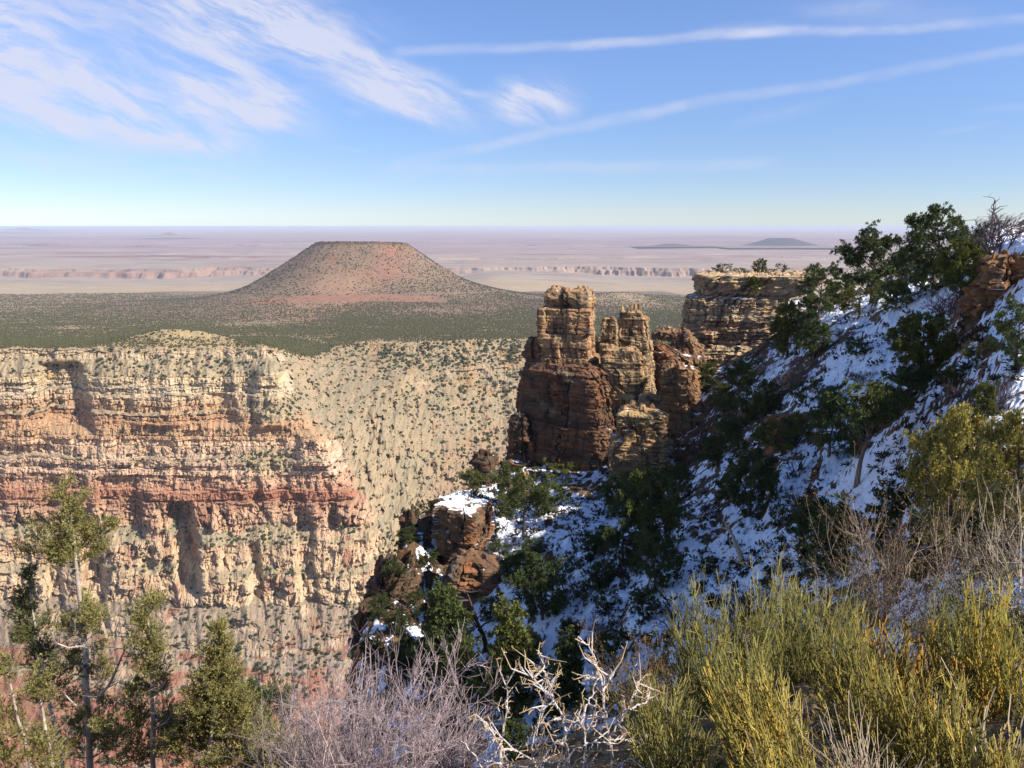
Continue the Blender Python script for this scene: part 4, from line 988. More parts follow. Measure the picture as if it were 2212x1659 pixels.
def pinyon(seed, wide=0.46, lo=0.10, nl=15, shape='round', dens=1.0, lean=0.0):
    """unit-height tree; returns trunk mesh, crown mesh"""
    rs = np.random.RandomState(seed)
    tp = [(0, 0, -0.12)]
    for k in range(1, 8):
        f = k / 7
        tp.append((lean * f + 0.035 * rs.normal() * f, 0.035 * rs.normal() * f, 0.90 * f))
    tp = np.array(tp); rad = np.linspace(0.034, 0.006, len(tp)); rad[0] *= 1.25
    parts = []
    bc = rgb(112, 98, 86, .75)
    def tb(p, r, sd=6):
        V, F = tube(p, r, sd, 0.35, seed); parts.append((V, F, np.broadcast_to(bc, (len(V), 3))))
    tb(tp, rad, 7)
    cl, rd = [], []
    for i in range(nl):
        f = lerp(lo + 0.05, 0.93, (i + rs.rand()) / nl)
        az = i * 2.4 + rs.normal() * 0.35
        p0 = np.array([np.interp(f * 0.9, tp[:, 2], tp[:, j]) for j in range(3)])
        if shape == 'cone': ln = wide * (1.06 - f) * rs.uniform(0.8, 1.2)
        else: ln = wide * math.sqrt(max(0.06, 1 - ((f - 0.42) / 0.62) ** 2)) * rs.uniform(0.65, 1.2)
        up = (0.05 if shape == 'cone' else rs.uniform(0.1, 0.75)) * ln
        p1 = p0 + np.array([math.cos(az) * ln, math.sin(az) * ln, up])
        path = crv(p0, p1, 5, 0.10, rs)
        tb(path, np.linspace(0.012, 0.003, 5), 4)
        for q in ((0.5, 0.72, 0.92, 1.05) if ln > 0.2 else (0.6, 1.0)):
            c = p0 + (p1 - p0) * q + rs.normal(size=3) * 0.045
            cl.append(c); rd.append(rs.uniform(0.06, 0.12) * (0.8 if shape == 'cone' else 1))
    cl.append(tp[-1] + [0, 0, 0.05]); rd.append(0.07)
    cl, rd = np.array(cl), np.array(rd)
    # split each clump in tufts so that the outline stays ragged
    P, D, cc = [], [], []
    for c, r in zip(cl, rd):
        tone = rs.uniform(0.75, 1.25)
        for k in range(int(13 * dens)):
            tc_ = c + rs.normal(size=3) * r * np.array([0.62, 0.62, 0.42])
            n = int(36 * rs.uniform(0.7, 1.3))
            d = unit(rs.normal(size=(n, 3)) + np.array([0, 0, 0.55]) + unit(tc_ - [0, 0, 0.35]) * 0.5)
            P.append(tc_ + d * rs.rand(n, 1) * 0.022); D.append(d)
            t = rs.rand(n)
            cc.append(mixc(np.broadcast_to(rgb(72, 84, 50, .76), (n, 3)), np.broadcast_to(rgb(126, 130, 78, .76), (n, 3)), t) * tone)
    P, D, cc = np.concatenate(P), np.concatenate(D), np.concatenate(cc)
    n = len(P)
    V, F, C = leaves(P, D, rs.uniform(0.018, 0.040, n), rs.uniform(0.0042, 0.0078, n), cc, rs)
    tv = merge(parts)
    return mesh_np("trunk", *tv[:2], m_bark, tv[2], smooth=True), mesh_np("crown", V, F, m_leaf, C)
PIN = [pinyon(1, lo=-.03, nl=19), pinyon(2, 0.52, -0.05, 21), pinyon(3, 0.40, 0.0, 18), pinyon(4, 0.5, -0.05, 20, dens=0.85), pinyon(5, 0.44, -0.03, 22, dens=1.1)]
OPEN = [pinyon(6, 0.5, 0.38, 11, dens=0.8, lean=0.1), pinyon(7, 0.46, 0.42, 10, dens=0.75, lean=-0.16)]
CONE = [pinyon(8, 0.30, 0.08, 34, 'cone', 0.75), pinyon(9, 0.26, 0.05, 34, 'cone', 0.7)]
BUSH = [pinyon(14, 0.62, 0.0, 13, dens=1.0), pinyon(15, 0.7, 0.0, 12, dens=0.8)]

def bare(seed, ns=11, spread=0.55, lv=4, colr=(128, 112, 112), r0=0.014):
    """leafless shrub of unit height"""
    rs = np.random.RandomState(seed); S = Sticks(3); c0 = rgb(*colr, .75)
    def grow(p, d, ln, r, k):
        n = 3
        pts = [p]
        for i in range(n):
            d = unit(d + rs.normal(size=3) * 0.16 + np.array([0, 0, 0.05])); pts.append(pts[-1] + d * ln / n)
        S.path(pts, r, r * 0.62, c0 * rs.uniform(0.8, 1.2))
        if k == 0: return
        for j in range(rs.randint(2, 5)):
            f = rs.uniform(0.3, 1.0); i = min(int(f * n), n - 1); q = pts[i] + (pts[i + 1] - pts[i]) * (f * n - i)
            grow(q, unit(d + rs.normal(size=3) * 0.55), ln * rs.uniform(0.5, 0.8), r * 0.58, k - 1)
    for i in range(ns):
        a = rs.rand() * 2 * PI; s = spread * rs.rand() ** 0.6
        grow(np.array([math.cos(a) * 0.05, math.sin(a) * 0.05, -0.05]), unit(np.array([math.cos(a) * s, math.sin(a) * s, 1.0])), 0.42, r0, lv - 1)
    me = S.mesh("bare_shrub", m_twig)
    co = np.empty(len(me.vertices) * 3, np.float32); me.vertices.foreach_get("co", co); co = co.reshape(-1, 3)
    h = co[:, 2].max(); co /= h; me.vertices.foreach_set("co", co.ravel()); me.update()
    return me
BARE = [bare(31), bare(32, 13, 0.8), bare(33, 9, 0.5)]
def snag_mesh(seed, colr, lean=(0.2, 0), nl=7, thick=1.6):
    rs = np.random.RandomState(seed); parts = []; c = rgb(*colr, .8)
    def tb(p, r, sd=6):
        V, F = tube(p, r, sd, 0.3, seed); parts.append((V, F, np.broadcast_to(c * rs.uniform(.85, 1.1), (len(V), 3))))
    t = np.linspace(0, 1, 9)[:, None]
    tp = np.concatenate([lean[0] * t ** 1.2, lean[1] * t, t * 1.0], 1) + rs.normal(size=(9, 3)) * 0.012
    tp[0] -= [0, 0, 0.1]
    tb(tp, np.linspace(0.028, 0.006, 9) * thick)
    for i in range(nl):
        f = rs.uniform(0.35, 0.97); p0 = tp[0] + (tp[-1] - tp[0]) * f; a = rs.rand() * 6.28; ln = rs.uniform(0.1, 0.3)
        p1 = p0 + np.array([math.cos(a) * ln, math.sin(a) * ln, rs.uniform(-0.02, 0.2)])
        pth = crv(p0, p1, 5, 0.15, rs); tb(pth, np.linspace(0.010, 0.002, 5) * thick, 4)
        if rs.rand() < 0.7:
            q = pth[3]; tb(crv(q, q + rs.normal(size=3) * 0.07 + [0, 0, 0.05], 4, 0.1, rs), np.linspace(0.005, 0.0015, 4), 4)
    V, F, C = merge(parts)
    return mesh_np("dead_tree", V, F, m_bark, C, smooth=True)

def place_tree(pair, u, vb, h_px, w_px, label, cat="tree", name="pinyon_tree", tint=(1, 1, 1), bark=(1, 1, 1), group="trees on the snowy hillside", rot=None, at=None, sink=0.0):
    p = at or hit(u, vb)
    if p is None: print("no ground", u, vb); return None
    f = 1.0 if at is not None else 1.02 if (v_ := vb) < 700 else 0.9 if u < 1070 and h_px < 75 else 1.1
    h = h_px * p[1] / FPX * 1.1 * min(f, 1.1); w = w_px * p[1] / FPX * f
    r = bpy.data.objects.new(name, None); col.objects.link(r); r.empty_display_size = 0.3
    r.location = (p[0], p[1], p[2] - sink); r.rotation_euler = (0, 0, rp.rand() * 6.28 if rot is None else rot)
    co = pair[1].get("w")
    if co is None:
        a = np.empty(len(pair[1].vertices) * 3, np.float32); pair[1].vertices.foreach_get("co", a); a = a.reshape(-1, 3)
        co = float(np.percentile(np.abs(a[:, 0]), 97) * 2); pair[1]["w"] = co
    r.scale = (w / co, w / co, h)
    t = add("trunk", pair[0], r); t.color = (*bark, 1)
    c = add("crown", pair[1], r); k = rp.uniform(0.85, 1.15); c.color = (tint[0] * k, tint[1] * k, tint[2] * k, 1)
    tag(r, label, cat, group); return r
def place_one(me, name, u, vb, h_px, w_px, label, cat, group=None, tint=(1, 1, 1), rot=None, at=None, wx=1.0):
    p = at or hit(u, vb)
    if p is None: print("no ground", u, vb); return None
    h = h_px * p[1] / FPX; w = w_px * p[1] / FPX
    o = add(name, me, loc=p); o.scale = (w / wx, w / wx, h); o.rotation_euler = (0, 0, rp.rand() * 6.28 if rot is None else rot)
    o.color = (*tint, 1); return tag(o, label, cat, group)
DK = (0.88, 0.96, 0.84); OL = (1.25, 1.12, 0.7); MD = (0.9, 0.95, 0.85); TAN_LIT = (2.9, 2.1, 1.5)  # the tan tint brightens crowns, with sunlight put into their colour
J, Pn = "juniper_tree", "pinyon_tree"
place_tree(PIN[1], 2015, 640, 165, 150, "large dark juniper on the skyline, tallest of the trees against the desert", name=J, tint=MD)
place_tree(PIN[0], 1882, 655, 135, 120, "dome-shaped grey-green juniper on the skyline beside the flat-topped butte", name=J, tint=MD)
place_tree(PIN[2], 1952, 615, 70, 55, "small dark juniper in the gap between the two big skyline junipers", name=J, tint=DK)
place_tree(PIN[4], 2075, 640, 110, 100, "olive juniper leaning on the right flank of the tallest skyline juniper", name=J, tint=OL)
place_tree(PIN[3], 1768, 690, 100, 85, "dark juniper covering the right end of the flat-topped butte", name=J, tint=DK)
place_tree(PIN[0], 1820, 660, 60, 60, "low dark juniper squeezed between the butte and the dome-shaped juniper", name=J, tint=DK)
place_tree(BUSH[0], 1855, 690, 60, 95, "spreading olive juniper bush below the dome-shaped juniper", name=J, tint=OL)
place_tree(PIN[2], 1935, 670, 60, 60, "dark juniper rooted at the top edge of the bright snow", name=J, tint=DK)
place_tree(PIN[3], 2192, 795, 118, 95, "dark wind-bent juniper alone on the open snow at the right edge", name=J, tint=DK)
place_tree(PIN[4], 1985, 842, 138, 125, "olive pinyon with a sunlit top above the dark red rock band", name=Pn, tint=OL)
place_tree(PIN[1], 1960, 880, 80, 110, "dark juniper hugging the top of the dark red rock band", name=J, tint=DK)
place_tree(OPEN[1], 1850, 1050, 195, 150, "tall open pine with a bare pale trunk in the middle of the slope", name=Pn, tint=MD, bark=(1.5, 1.45, 1.4))
place_tree(PIN[0], 1790, 985, 110, 95, "bushy pine growing against the tall open pine", name=Pn, tint=MD)
place_tree(PIN[4], 1700, 772, 100, 75, "olive pinyon standing before the right face of the flat-topped butte", name=Pn, tint=OL)
place_tree(PIN[2], 1758, 775, 70, 58, "small dark pinyon on snow just right of the olive one before the butte", name=Pn, tint=DK)
place_tree(BUSH[0], 1690, 985, 70, 105, "low yellow-green juniper on the slope left of the tall open pine", name=J, tint=OL)
place_tree(PIN[1], 1618, 1115, 125, 100, "dark rounded pinyon above the leaning bleached snag", name=Pn, tint=MD)
place_tree(PIN[4], 1405, 1200, 170, 125, "big dense juniper with an olive top and dark skirts at the centre of the slope", name=J, tint=(1.0, 0.98, 0.75))
place_tree(PIN[3], 1345, 1225, 110, 100, "black-green juniper shaded beside the big dense one", name=J, tint=DK)
place_tree(PIN[0], 1415, 1275, 110, 95, "dark juniper below the big dense one at the snow edge", name=J, tint=DK)
place_tree(PIN[4], 1345, 1110, 75, 90, "dark bushy juniper above the big dense juniper near the sunlit rock stack", name=J, tint=DK)
place_tree(PIN[0], 1465, 1080, 70, 60, "small dark juniper in the snow just below the sunlit rock stack", name=J, tint=DK)
place_tree(OPEN[0], 1130, 1160, 115, 95, "open grey-green pinyon with a thin dark trunk on snow near the flat-topped outcrop", name=Pn, tint=MD)
place_tree(PIN[1], 1100, 1085, 75, 75, "grey-green pinyon directly behind the snow-topped outcrop", name=Pn, tint=(1.0, 1.0, 0.95))
place_tree(PIN[0], 1022, 1062, 52, 55, "small olive pinyon on the brink left of the pale arched rock", name=Pn, tint=(1.1, 1.05, 0.8))
place_tree(BUSH[1], 1215, 1052, 45, 85, "bright yellow-green bushy pinyon at the foot of the dark wall", name=Pn, tint=(1.5, 1.4, 0.75))
place_tree(PIN[3], 1185, 1110, 60, 75, "dark pinyon just below the yellow-green one at the wall foot", name=Pn, tint=DK)
place_tree(PIN[2], 1540, 1010, 60, 46, "narrow dark pine in the shade right of the sunlit rock stack", name=Pn, tint=DK)
place_tree(PIN[3], 1585, 960, 90, 80, "dark pine on the shaded slope above the low yellow-green juniper", name=Pn, tint=DK)
place_tree(PIN[2], 1525, 842, 52, 40, "thin green pine on the ledges left of the butte foot", name=Pn, tint=MD)
place_tree(PIN[0], 1600, 850, 60, 55, "dark pine at the bottom of the flat-topped butte", name=Pn, tint=DK)
place_tree(PIN[1], 1650, 900, 65, 70, "dark juniper under the reddish ledge end", name=J, tint=DK)
place_tree(CONE[0], 1092, 1560, 270, 135, "tall olive fir with drooping tiers, most upright tree below the crags", cat="tree", name="fir_tree", tint=(1.3, 1.2, 0.85))
place_tree(CONE[1], 1222, 1540, 185, 85, "slim dim fir right of the tall olive fir", name="fir_tree", tint=(0.85, 0.95, 0.85))
place_tree(CONE[0], 958, 1470, 210, 120, "dark shaded fir under the crag left of the black snag", name="fir_tree", tint=DK)
place_tree(CONE[1], 1000, 1500, 150, 80, "dark fir at the right side of the black snag", name="fir_tree", tint=DK)
place_tree(PIN[1], 1172, 1340, 130, 115, "broad black-green juniper on the slope above the tall olive fir", name=J, tint=DK)
place_tree(PIN[4], 1120, 1270, 70, 70, "dark juniper between the crag and the broad black-green one", name=J, tint=DK)
place_tree(CONE[1], 1795, 1250, 170, 105, "dark shaggy pine beside the grey twiggy shrub", name=Pn, tint=DK)
place_tree(PIN[2], 1735, 1190, 90, 70, "small dark pine up-slope of the dark shaggy pine", name=Pn, tint=DK)
place_tree(PIN[3], 2010, 1190, 110, 100, "shaded dark juniper beneath the tan junipers", name=J, tint=DK)
place_tree(PIN[0], 1910, 1150, 90, 80, "dark juniper at the lower end of the snow tongue", name=J, tint=DK)
place_tree(PIN[4], 2140, 1210, 110, 100, "olive-green juniper tucked behind the pale twiggy shrubs", name=J, tint=MD)
place_tree(PIN[2], 2120, 920, 85, 45, "slender yellow-green pinyon on the snow above the tan junipers", name=Pn, tint=OL)
place_tree(BUSH[1], 1245, 1232, 45, 48, "single round dark juniper in the open snow left of the big dense juniper", name=J, tint=DK)
place_tree(BUSH[0], 1310, 1318, 42, 42, "single small dark juniper low on the snow above the thorn shrub", name=J, tint=DK)
place_tree(BUSH[1], 1215, 1270, 60, 70, "dark juniper clump touching the broad black-green juniper", name=J, tint=DK)
place_tree(BUSH[0], 1330, 1450, 85, 95, "olive juniper bush at the bottom of the snow beside the yellow-green broom shrubs", name=J, tint=(1.1, 0.95, 0.65))
place_tree(BUSH[1], 960, 1560, 120, 130, "rusty olive juniper behind the grey bare thicket", name=J, tint=(1.5, 1.1, 0.6))
place_tree(BUSH[0], 2180, 480, 45, 60, "wispy grey-green juniper topping the skyline at the right edge", name=J, tint=(1.2, 1.15, 1.1))
for (u, v, h, w, lab) in ((1640, 586, 30, 28, "tallest of the little trees on top of the flat-topped butte"), (1688, 590, 20, 22, "thin little tree on the butte top right of its tallest one"),
                          (1752, 594, 20, 24, "round lone tree at the right end of the butte top"), (1600, 588, 12, 26, "low bush left of the tallest tree on the butte top"), (1560, 600, 20, 34, "grey-green bush on the left brink of the butte top"),
                          (1660, 592, 10, 22, "tiny bush between the two taller trees on the butte top"), (1720, 594, 10, 20, "tiny bush beside the lone round tree on the butte top")):
    d = 199.0; 
    place_tree(BUSH[0] if w > h else PIN[1], u, v, h, w, lab, name=J, tint=(0.9, 0.9, 0.7) if h > 12 else (1.2, 1.05, 0.9), at=(xat(u, v, d), d, zat(597, 188) - 0.2 - (0.4 if u > 1700 else 0)), group="small trees on the butte top")
place_tree(PIN[0], 1632, 640, 34, 26, "green tree clinging to the middle ledge of the flat-topped butte", name=J, tint=OL, at=(xat(1632, 640, 184), 184.5, zat(636, 184.5)), group="small trees on the butte top")
# smaller junipers between them
_k = 0
for (u, v, h, w) in ((1600, 1010, 55, 55), (1655, 1060, 50, 55), (1570, 1080, 45, 50), (1680, 1140, 45, 50), (1760, 1140, 60, 60), (1830, 1180, 60, 60), (1870, 1220, 50, 60), (1285, 1200, 50, 55), (1300, 1270, 55, 55),
                     (1260, 1310, 50, 55), (1390, 1340, 55, 60), (1150, 1210, 45, 55), (1080, 1220, 45, 50), (1060, 1340, 60, 60), (1230, 1390, 50, 60), (1460, 1240, 45, 45), (1530, 1240, 35, 40), (1660, 960, 45, 50), (1740, 880, 50, 55), (1790, 880, 40, 45),
                     (1560, 880, 45, 50), (1630, 830, 45, 40), (1880, 930, 50, 55), (2060, 840, 45, 50), (2110, 790, 40, 50), (2190, 950, 45, 55), (1850, 770, 35, 45), (1930, 760, 40, 45), (1090, 1120, 40, 45), (1060, 1160, 35, 40), (900, 1330, 60, 60), (870, 1440, 70, 70),
                     (1140, 1440, 70, 60), (1010, 1590, 90, 80), (1110, 1640, 80, 80), (1180, 1590, 70, 66), (1290, 1560, 70, 66), (1240, 1480, 56, 60), (1170, 1500, 60, 56), (905, 1120, 40, 46), (880, 1180, 46, 50), (850, 1250, 50, 56), (930, 1230, 40, 46), (820, 1330, 50, 56), (860, 1370, 56, 60), (930, 1400, 60, 64), (800, 1420, 50, 56), (940, 1110, 34, 40), (1010, 1030, 34, 40), (1060, 1000, 34, 38), (1290, 1440, 60, 60), (1640, 1300, 40, 45), (1930, 1250, 60, 70), (1980, 1260, 60, 70), (2080, 1150, 60, 70)):
    place_tree((PIN[_k % 5] if _k % 3 else BUSH[_k % 2]), u, v, h, w, "small dark juniper growing among scrub and snow on the shaded hillside", name=J, tint=(0.6, 0.66, 0.58) if u < 1070 else DK if _k % 4 else (0.95, 0.95, 0.7), group="small junipers on the shaded hillside"); _k += 1  # darker tint toward the left edge puts slope shade into the crowns
# grey leafless shrubs
GB = "bare shrubs on the snowy hillside"
for i, (u, v, h, w, t, lab) in enumerate((
        (2155, 560, 105, 110, (.75, .7, .75), "big dark leafless shrub on the skyline right of the tallest juniper"), (2050, 695, 85, 85, (1.1, 1, 1.02), "pale grey leafless shrub on snow below the tallest skyline juniper"),
        (1720, 840, 70, 80, (.85, .75, .7), "brown leafless shrub left of the sunlit yellow rock"), (2150, 890, 85, 95, (.6, .6, .68), "dark grey leafless shrub on the snow near the right edge"),
        (2090, 875, 60, 70, (.5, .5, .56), "smaller dark leafless shrub left of the dark grey one"), (1455, 1365, 90, 100, (.65, .62, .7), "dark purplish leafless shrub low in the blue snow"),
        (1590, 1345, 95, 105, (.55, .52, .58), "dark leafless shrub beneath the leaning bleached snag"), (1295, 1385, 75, 75, (.95, .85, .8), "pinkish leafless shrub above the white thorn shrub"),
        (1725, 1030, 60, 60, (.6, .6, .7), "small dark leafless shrub in snow below the low yellow-green juniper"), (1445, 1130, 60, 70, (.7, .66, .72), "greyish leafless shrub right of the big dense juniper"),
        (1700, 970, 45, 55, (.6, .55, .6), "dark leafless shrub under the reddish ledge"), (1820, 740, 35, 45, (.8, .75, .7), "low leafless shrub beside the sunlit snow patch"), (2150, 500, 40, 50, (.9, .85, .85), "grey leafless bush under the dead skyline tree"),
        (1860, 830, 35, 50, (.7, .7, .6), "grey-green twiggy shrub right of the sunlit yellow rock"), (1530, 1120, 50, 60, (.6, .55, .6), "shaded leafless shrub on the bank left of the rounded pinyon"))):
    place_one(BARE[i % 3], "bare_shrub", u, v, h, w, lab, "shrub", GB, t)
# dead trees
SN = "dead trees on the hillside"
for (u, v, h, me, lab, rot) in ((1606, 1215, 100, snag_mesh(41, (214, 196, 170), (-0.5, 0.0), 6, 2.6), "leaning bleached snag with a forked top above blue snow", 0.0),
                               (1050, 1410, 170, snag_mesh(42, (92, 78, 72), (-0.28, 0.0), 7), "tall blackened snag leaning left below the crags", 0.0),
                               (2140, 520, 85, snag_mesh(43, (120, 108, 104), (0.1, 0.1), 14), "bare dead tree with tangled limbs on the skyline", 0.3),
                               (1180, 1430, 75, snag_mesh(44, (176, 160, 140), (-0.6, 0.0), 6), "short grey snag bent left beside the slim fir", 0.0),
                               (1400, 1265, 60, snag_mesh(45, (150, 130, 112), (0.25, 0.0), 8), "pale dead limbs sticking out of the dark juniper at the snow edge", 0.0)):
    p = hit(u, v)
    if p:
        s = h * p[1] / FPX; o = add("dead_tree", me, loc=p); o.scale = (s, s, s); o.rotation_euler = (0, 0, rot); tag(o, lab, "dead tree", SN)
def fallen(pts, r, lab):
    P = [np.array(hit(u, v)) + [0, 0, 0.25] for u, v in pts]
    V, F = tube(P, np.linspace(r, r * 0.5, len(P)), 7, 0.3, 3)
    tag(add("fallen_log", mesh_np("fallen_log", V, F, m_bark, np.broadcast_to(rgb(104, 88, 78, .6), (len(V), 3)), smooth=True)), lab, "log")
fallen([(1655, 1345), (1690, 1310), (1722, 1275), (1730, 1250)], 0.16, "dark fallen trunk lying on the snow beside the dark shaggy pine")

# low scrub poking through the snow, each a thing of its own
def tuft(seed):
    rs = np.random.RandomState(seed); n = 150
    d = unit(rs.normal(size=(n, 3)) * np.array([1, 1, 0.7]) + np.array([0, 0, 0.35])); d[:, 2] = np.abs(d[:, 2])
    P = d * rs.uniform(0.1, 0.75, n)[:, None] * np.array([1, 1, 0.8])
    c = mixc(np.broadcast_to(rgb(66, 60, 48, .6), (n, 3)), np.broadcast_to(rgb(108, 98, 74, .6), (n, 3)), rs.rand(n))
    V, F, C = leaves(P, d + rs.normal(size=(n, 3)) * 0.5, rs.uniform(0.25, 0.5, n), rs.uniform(0.05, 0.10, n), c, rs)
    return mesh_np("snow_scrub", V, F, m_leaf, C)
TUF = [tuft(51), tuft(52), tuft(53), tuft(54)]
def scrub():
    rs = np.random.RandomState(77); k = 0; tries = 0; rest = []
    regs = [((1690, 2212), (620, 1150), 1.0), ((1280, 1760), (1020, 1380), 1.0), ((1060, 1320), (1080, 1330), 0.8), ((1420, 1700), (800, 1020), 0.6), ((960, 1150), (1060, 1200), .4), ((790, 1010), (1130, 1450), 1.0), ((1900, 2212), (960, 1250), .7)]
    allp = []
    while len(allp) < 4200 and tries < 30000:
        tries += 1
        R = regs[rs.randint(len(regs))]
        if rs.rand() > R[2]: continue
        p = hit(rs.uniform(*R[0]), rs.uniform(*R[1]), 12.0)
        if p is None or p[1] > 190: continue
        if fbm(p[0] / 6, p[1] / 6, 3.0, 3) < rs.uniform(-0.6, 0.1): continue
        s = (0.18 + 0.55 * rs.rand() ** 2.0) * (0.75 + p[1] / 160.0)
        allp.append((s / p[1], s, p))
    allp.sort(key=lambda q: -q[0])
    for (_, s, p) in allp[:290]:
        o = add("snow_scrub", TUF[k % 4], loc=(p[0], p[1], p[2] - 0.04)); o.scale = (s, s, s * rs.uniform(0.7, 1.05)); o.rotation_euler = (0, 0, rs.rand() * 6.28)
        g = rs.uniform(0.65, 1.1); o.color = (g * rs.uniform(0.9, 1.1), g, g * rs.uniform(0.8, 1), 1)
        tag(o, "small dark scrub bush poking through the snow on the shaded hillside", "bush", "scrub bushes on the snowy hillside"); k += 1
    rest = allp[290:]
    P = np.array([q[2] for q in rest]); S = np.array([q[1] for q in rest])
    kk = 16; n = len(P) * kk
    d = unit(rs.normal(size=(n, 3)) * np.array([1, 1, .7]) + np.array([0, 0, .5])); d[:, 2] = np.abs(d[:, 2])
    SS_ = np.repeat(S, kk)[:, None]
    Q = np.repeat(P, kk, 0) + d * SS_ * rs.uniform(0.05, 0.6, (n, 1)) - np.array([0, 0, .03])
    cc = mixc(np.broadcast_to(rgb(62, 56, 44, .55), (n, 3)), np.broadcast_to(rgb(104, 94, 72, .55), (n, 3)), rs.rand(n))
    V, F, C = leaves(Q, d + rs.normal(size=(n, 3)) * 0.5, SS_[:, 0] * rs.uniform(.4, .8, n), SS_[:, 0] * rs.uniform(.1, .18, n), cc, rs)
    tag(add("slope_scrub", mesh_np("slope_scrub", V, F, m_far, C)), "tiny dark scrub scattered over the snowy hillside", "scrub", kind="stuff")
scrub()
# ================================================================== foreground plants on the rim
def pt(u, v, d): return np.array([xat(u, v, d), d, zat(v, d)])
# ---- junipers on the left, seen against the canyon
m_jleaf = mat_col("juniper_foliage", var=0.16, vscale=3.0, rough=0.7, trans=0.15)
m_jbark = mat_col("grey_bark", var=0.35, vscale=14.0, bump=0.012, bscale=30.0)
def sprays(P, N, rs, ln=(0.10, 0.2), up=0.75, c0=(106, 106, 60), c1=(176, 166, 100), k=0.78, leaf=0.034, per=18):
    """juniper sprays: a short twig carrying flat scaly leaflets"""
    n = len(P); L = rs.uniform(*ln, n)
    D = unit(unit(N) * 0.8 + rs.normal(size=(n, 3)) * 0.45 + np.array([0, 0, up]))
    f = rs.rand(n, per) ** 0.8
    base = P[:, None] + D[:, None] * (f * L[:, None])[..., None]
    d = unit(D[:, None] * 0.9 + rs.normal(size=(n, per, 3)) * 0.62 + np.array([0, 0, 0.15]))
    tone = np.repeat(rs.uniform(0.75, 1.2, n), per); t = np.clip(rs.rand(n * per) * 0.6 + 0.4 * f.ravel(), 0, 1)
    c = mixc(np.broadcast_to(rgb(*c0, k), (n * per, 3)), np.broadcast_to(rgb(*c1, k), (n * per, 3)), t) * tone[:, None]
    br = rs.rand(n * per) < 0.06
    c[br] = rgb(132, 96, 60, .6)
    m = n * per
    return leaves(base.reshape(-1, 3), d.reshape(-1, 3), rs.uniform(0.7, 1.5, m) * leaf, rs.uniform(0.13, 0.20, m) * leaf, c, rs)
def fore_juniper(label, d, stems, tufts, seed, dens=1.0, **kw):
    """stems: list of ([(u,v,depth offset)...], r0, r1); tufts: (u, v, depth offset, half width px, half height px, count)"""
    rs = np.random.RandomState(seed)
    q0 = stems[0][0][0]; g = pt(q0[0], q0[1], d); gz = nz_at(g[0], g[1])
    vg = 829.5 + FPX * math.tan(math.atan(-(gz - 0.1) / d) - PITCH)
    if vg > q0[1]: stems = [([(q0[0] - 4, vg, 0)] + list(stems[0][0]), stems[0][1], stems[0][2])] + list(stems[1:])
    allp = [pt(u, v, d + o) for st in stems for (u, v, o) in st[0]]
    root = min(allp, key=lambda q: q[2]); base = np.array(root)
    r = bpy.data.objects.new("juniper_tree", None); col.objects.link(r); r.location = base; r.empty_display_size = 0.4
    parts = []; limbs = []
    for si, (pl, r0, r1) in enumerate(stems):
        q = np.array([pt(u, v, d + o) for u, v, o in pl]); n = max(len(q) * 4, 6)
        t = np.linspace(0, len(q) - 1, n); q = np.stack([np.interp(t, np.arange(len(q)), q[:, j]) for j in range(3)], 1)
        q = q + 0.022 * np.stack([fbm(t * 1.3, seed + j * 7.1 + 0 * t, pl[0][0] * 0.1, 2) for j in range(3)], 1) * np.sin(np.linspace(0, PI, n))[:, None]
        V, F = tube(q - base, np.linspace(r0, r1, n), 7, 0.5, seed + pl[0][0])
        cc = mixc(np.broadcast_to(rgb(204, 190, 174, .9), (len(V), 3)), np.broadcast_to(rgb(154, 136, 120, .9), (len(V), 3)), np.clip(0.5 + fbm(V[:, 0] * 20, V[:, 1] * 20, V[:, 2] * 5, 3), 0, 1))
        (limbs if si else parts).append((V, F, cc))
        if r0 > 0.018:
            for k in range(int(n * 0.8)):           # dead side twigs
                i = rs.randint(1, n - 1); a = rs.rand() * 6.28; e = q[i] + np.array([math.cos(a), math.sin(a), 0.5]) * rs.uniform(0.10, 0.32)
                V, F = tube(crv(q[i], e, 4, 0.12, rs) - base, np.linspace(r0 * 0.22, 0.003, 4), 4, 0.2, k); parts.append((V, F, np.broadcast_to(rgb(150, 134, 122, .75), (len(V), 3))))
    tr_arr = merge(parts)
    LV = []; tw = Sticks(3)
    for (u, v, o, hw, hh, cnt) in tufts:
        c = pt(u, v, d + o); s = d / FPX
        nb = max(4, int(cnt * dens / 21))
        for b in range(nb):                        # branchlets, each with its own sprays
            q = rs.normal(size=3); q = q / np.linalg.norm(q) * rs.rand() ** 0.4
            e = c + q * np.array([hw * s, hw * s * 0.9, hh * s]) * 1.28
            st = np.array([c[0] + q[0] * hw * s * 0.15, c[1] + q[1] * hw * s * 0.15, e[2] - abs(q[0]) * hw * s * 0.5 - 0.05])
            pth = crv(st, e, 4, 0.08, rs); tw.path(pth - base, 0.006, 0.002, rgb(116, 92, 70, .65))
            m = 15
            f = rs.uniform(0.25, 1.05, m)[:, None]
            P = st + (e - st) * f + rs.normal(size=(m, 3)) * 0.035
            LV.append(sprays(P - base, (e - st) + rs.normal(size=(m, 3)) * 0.1, rs, **kw))
    V, F, C = merge(LV)
    add("crown", mesh_np("crown", V, F, m_jleaf, C), r)
    tv = tw.arrays(); tv = merge([tr_arr, tv]); trk = add("trunk", mesh_np("trunk", tv[0], tv[1], m_jbark, tv[2], smooth=True), r)
    for lv in limbs: add("limb", mesh_np("limb", lv[0], lv[1], m_jbark, lv[2], smooth=True), trk)
    return tag(r, label, "tree", "junipers below the rim at the left")
A = fore_juniper
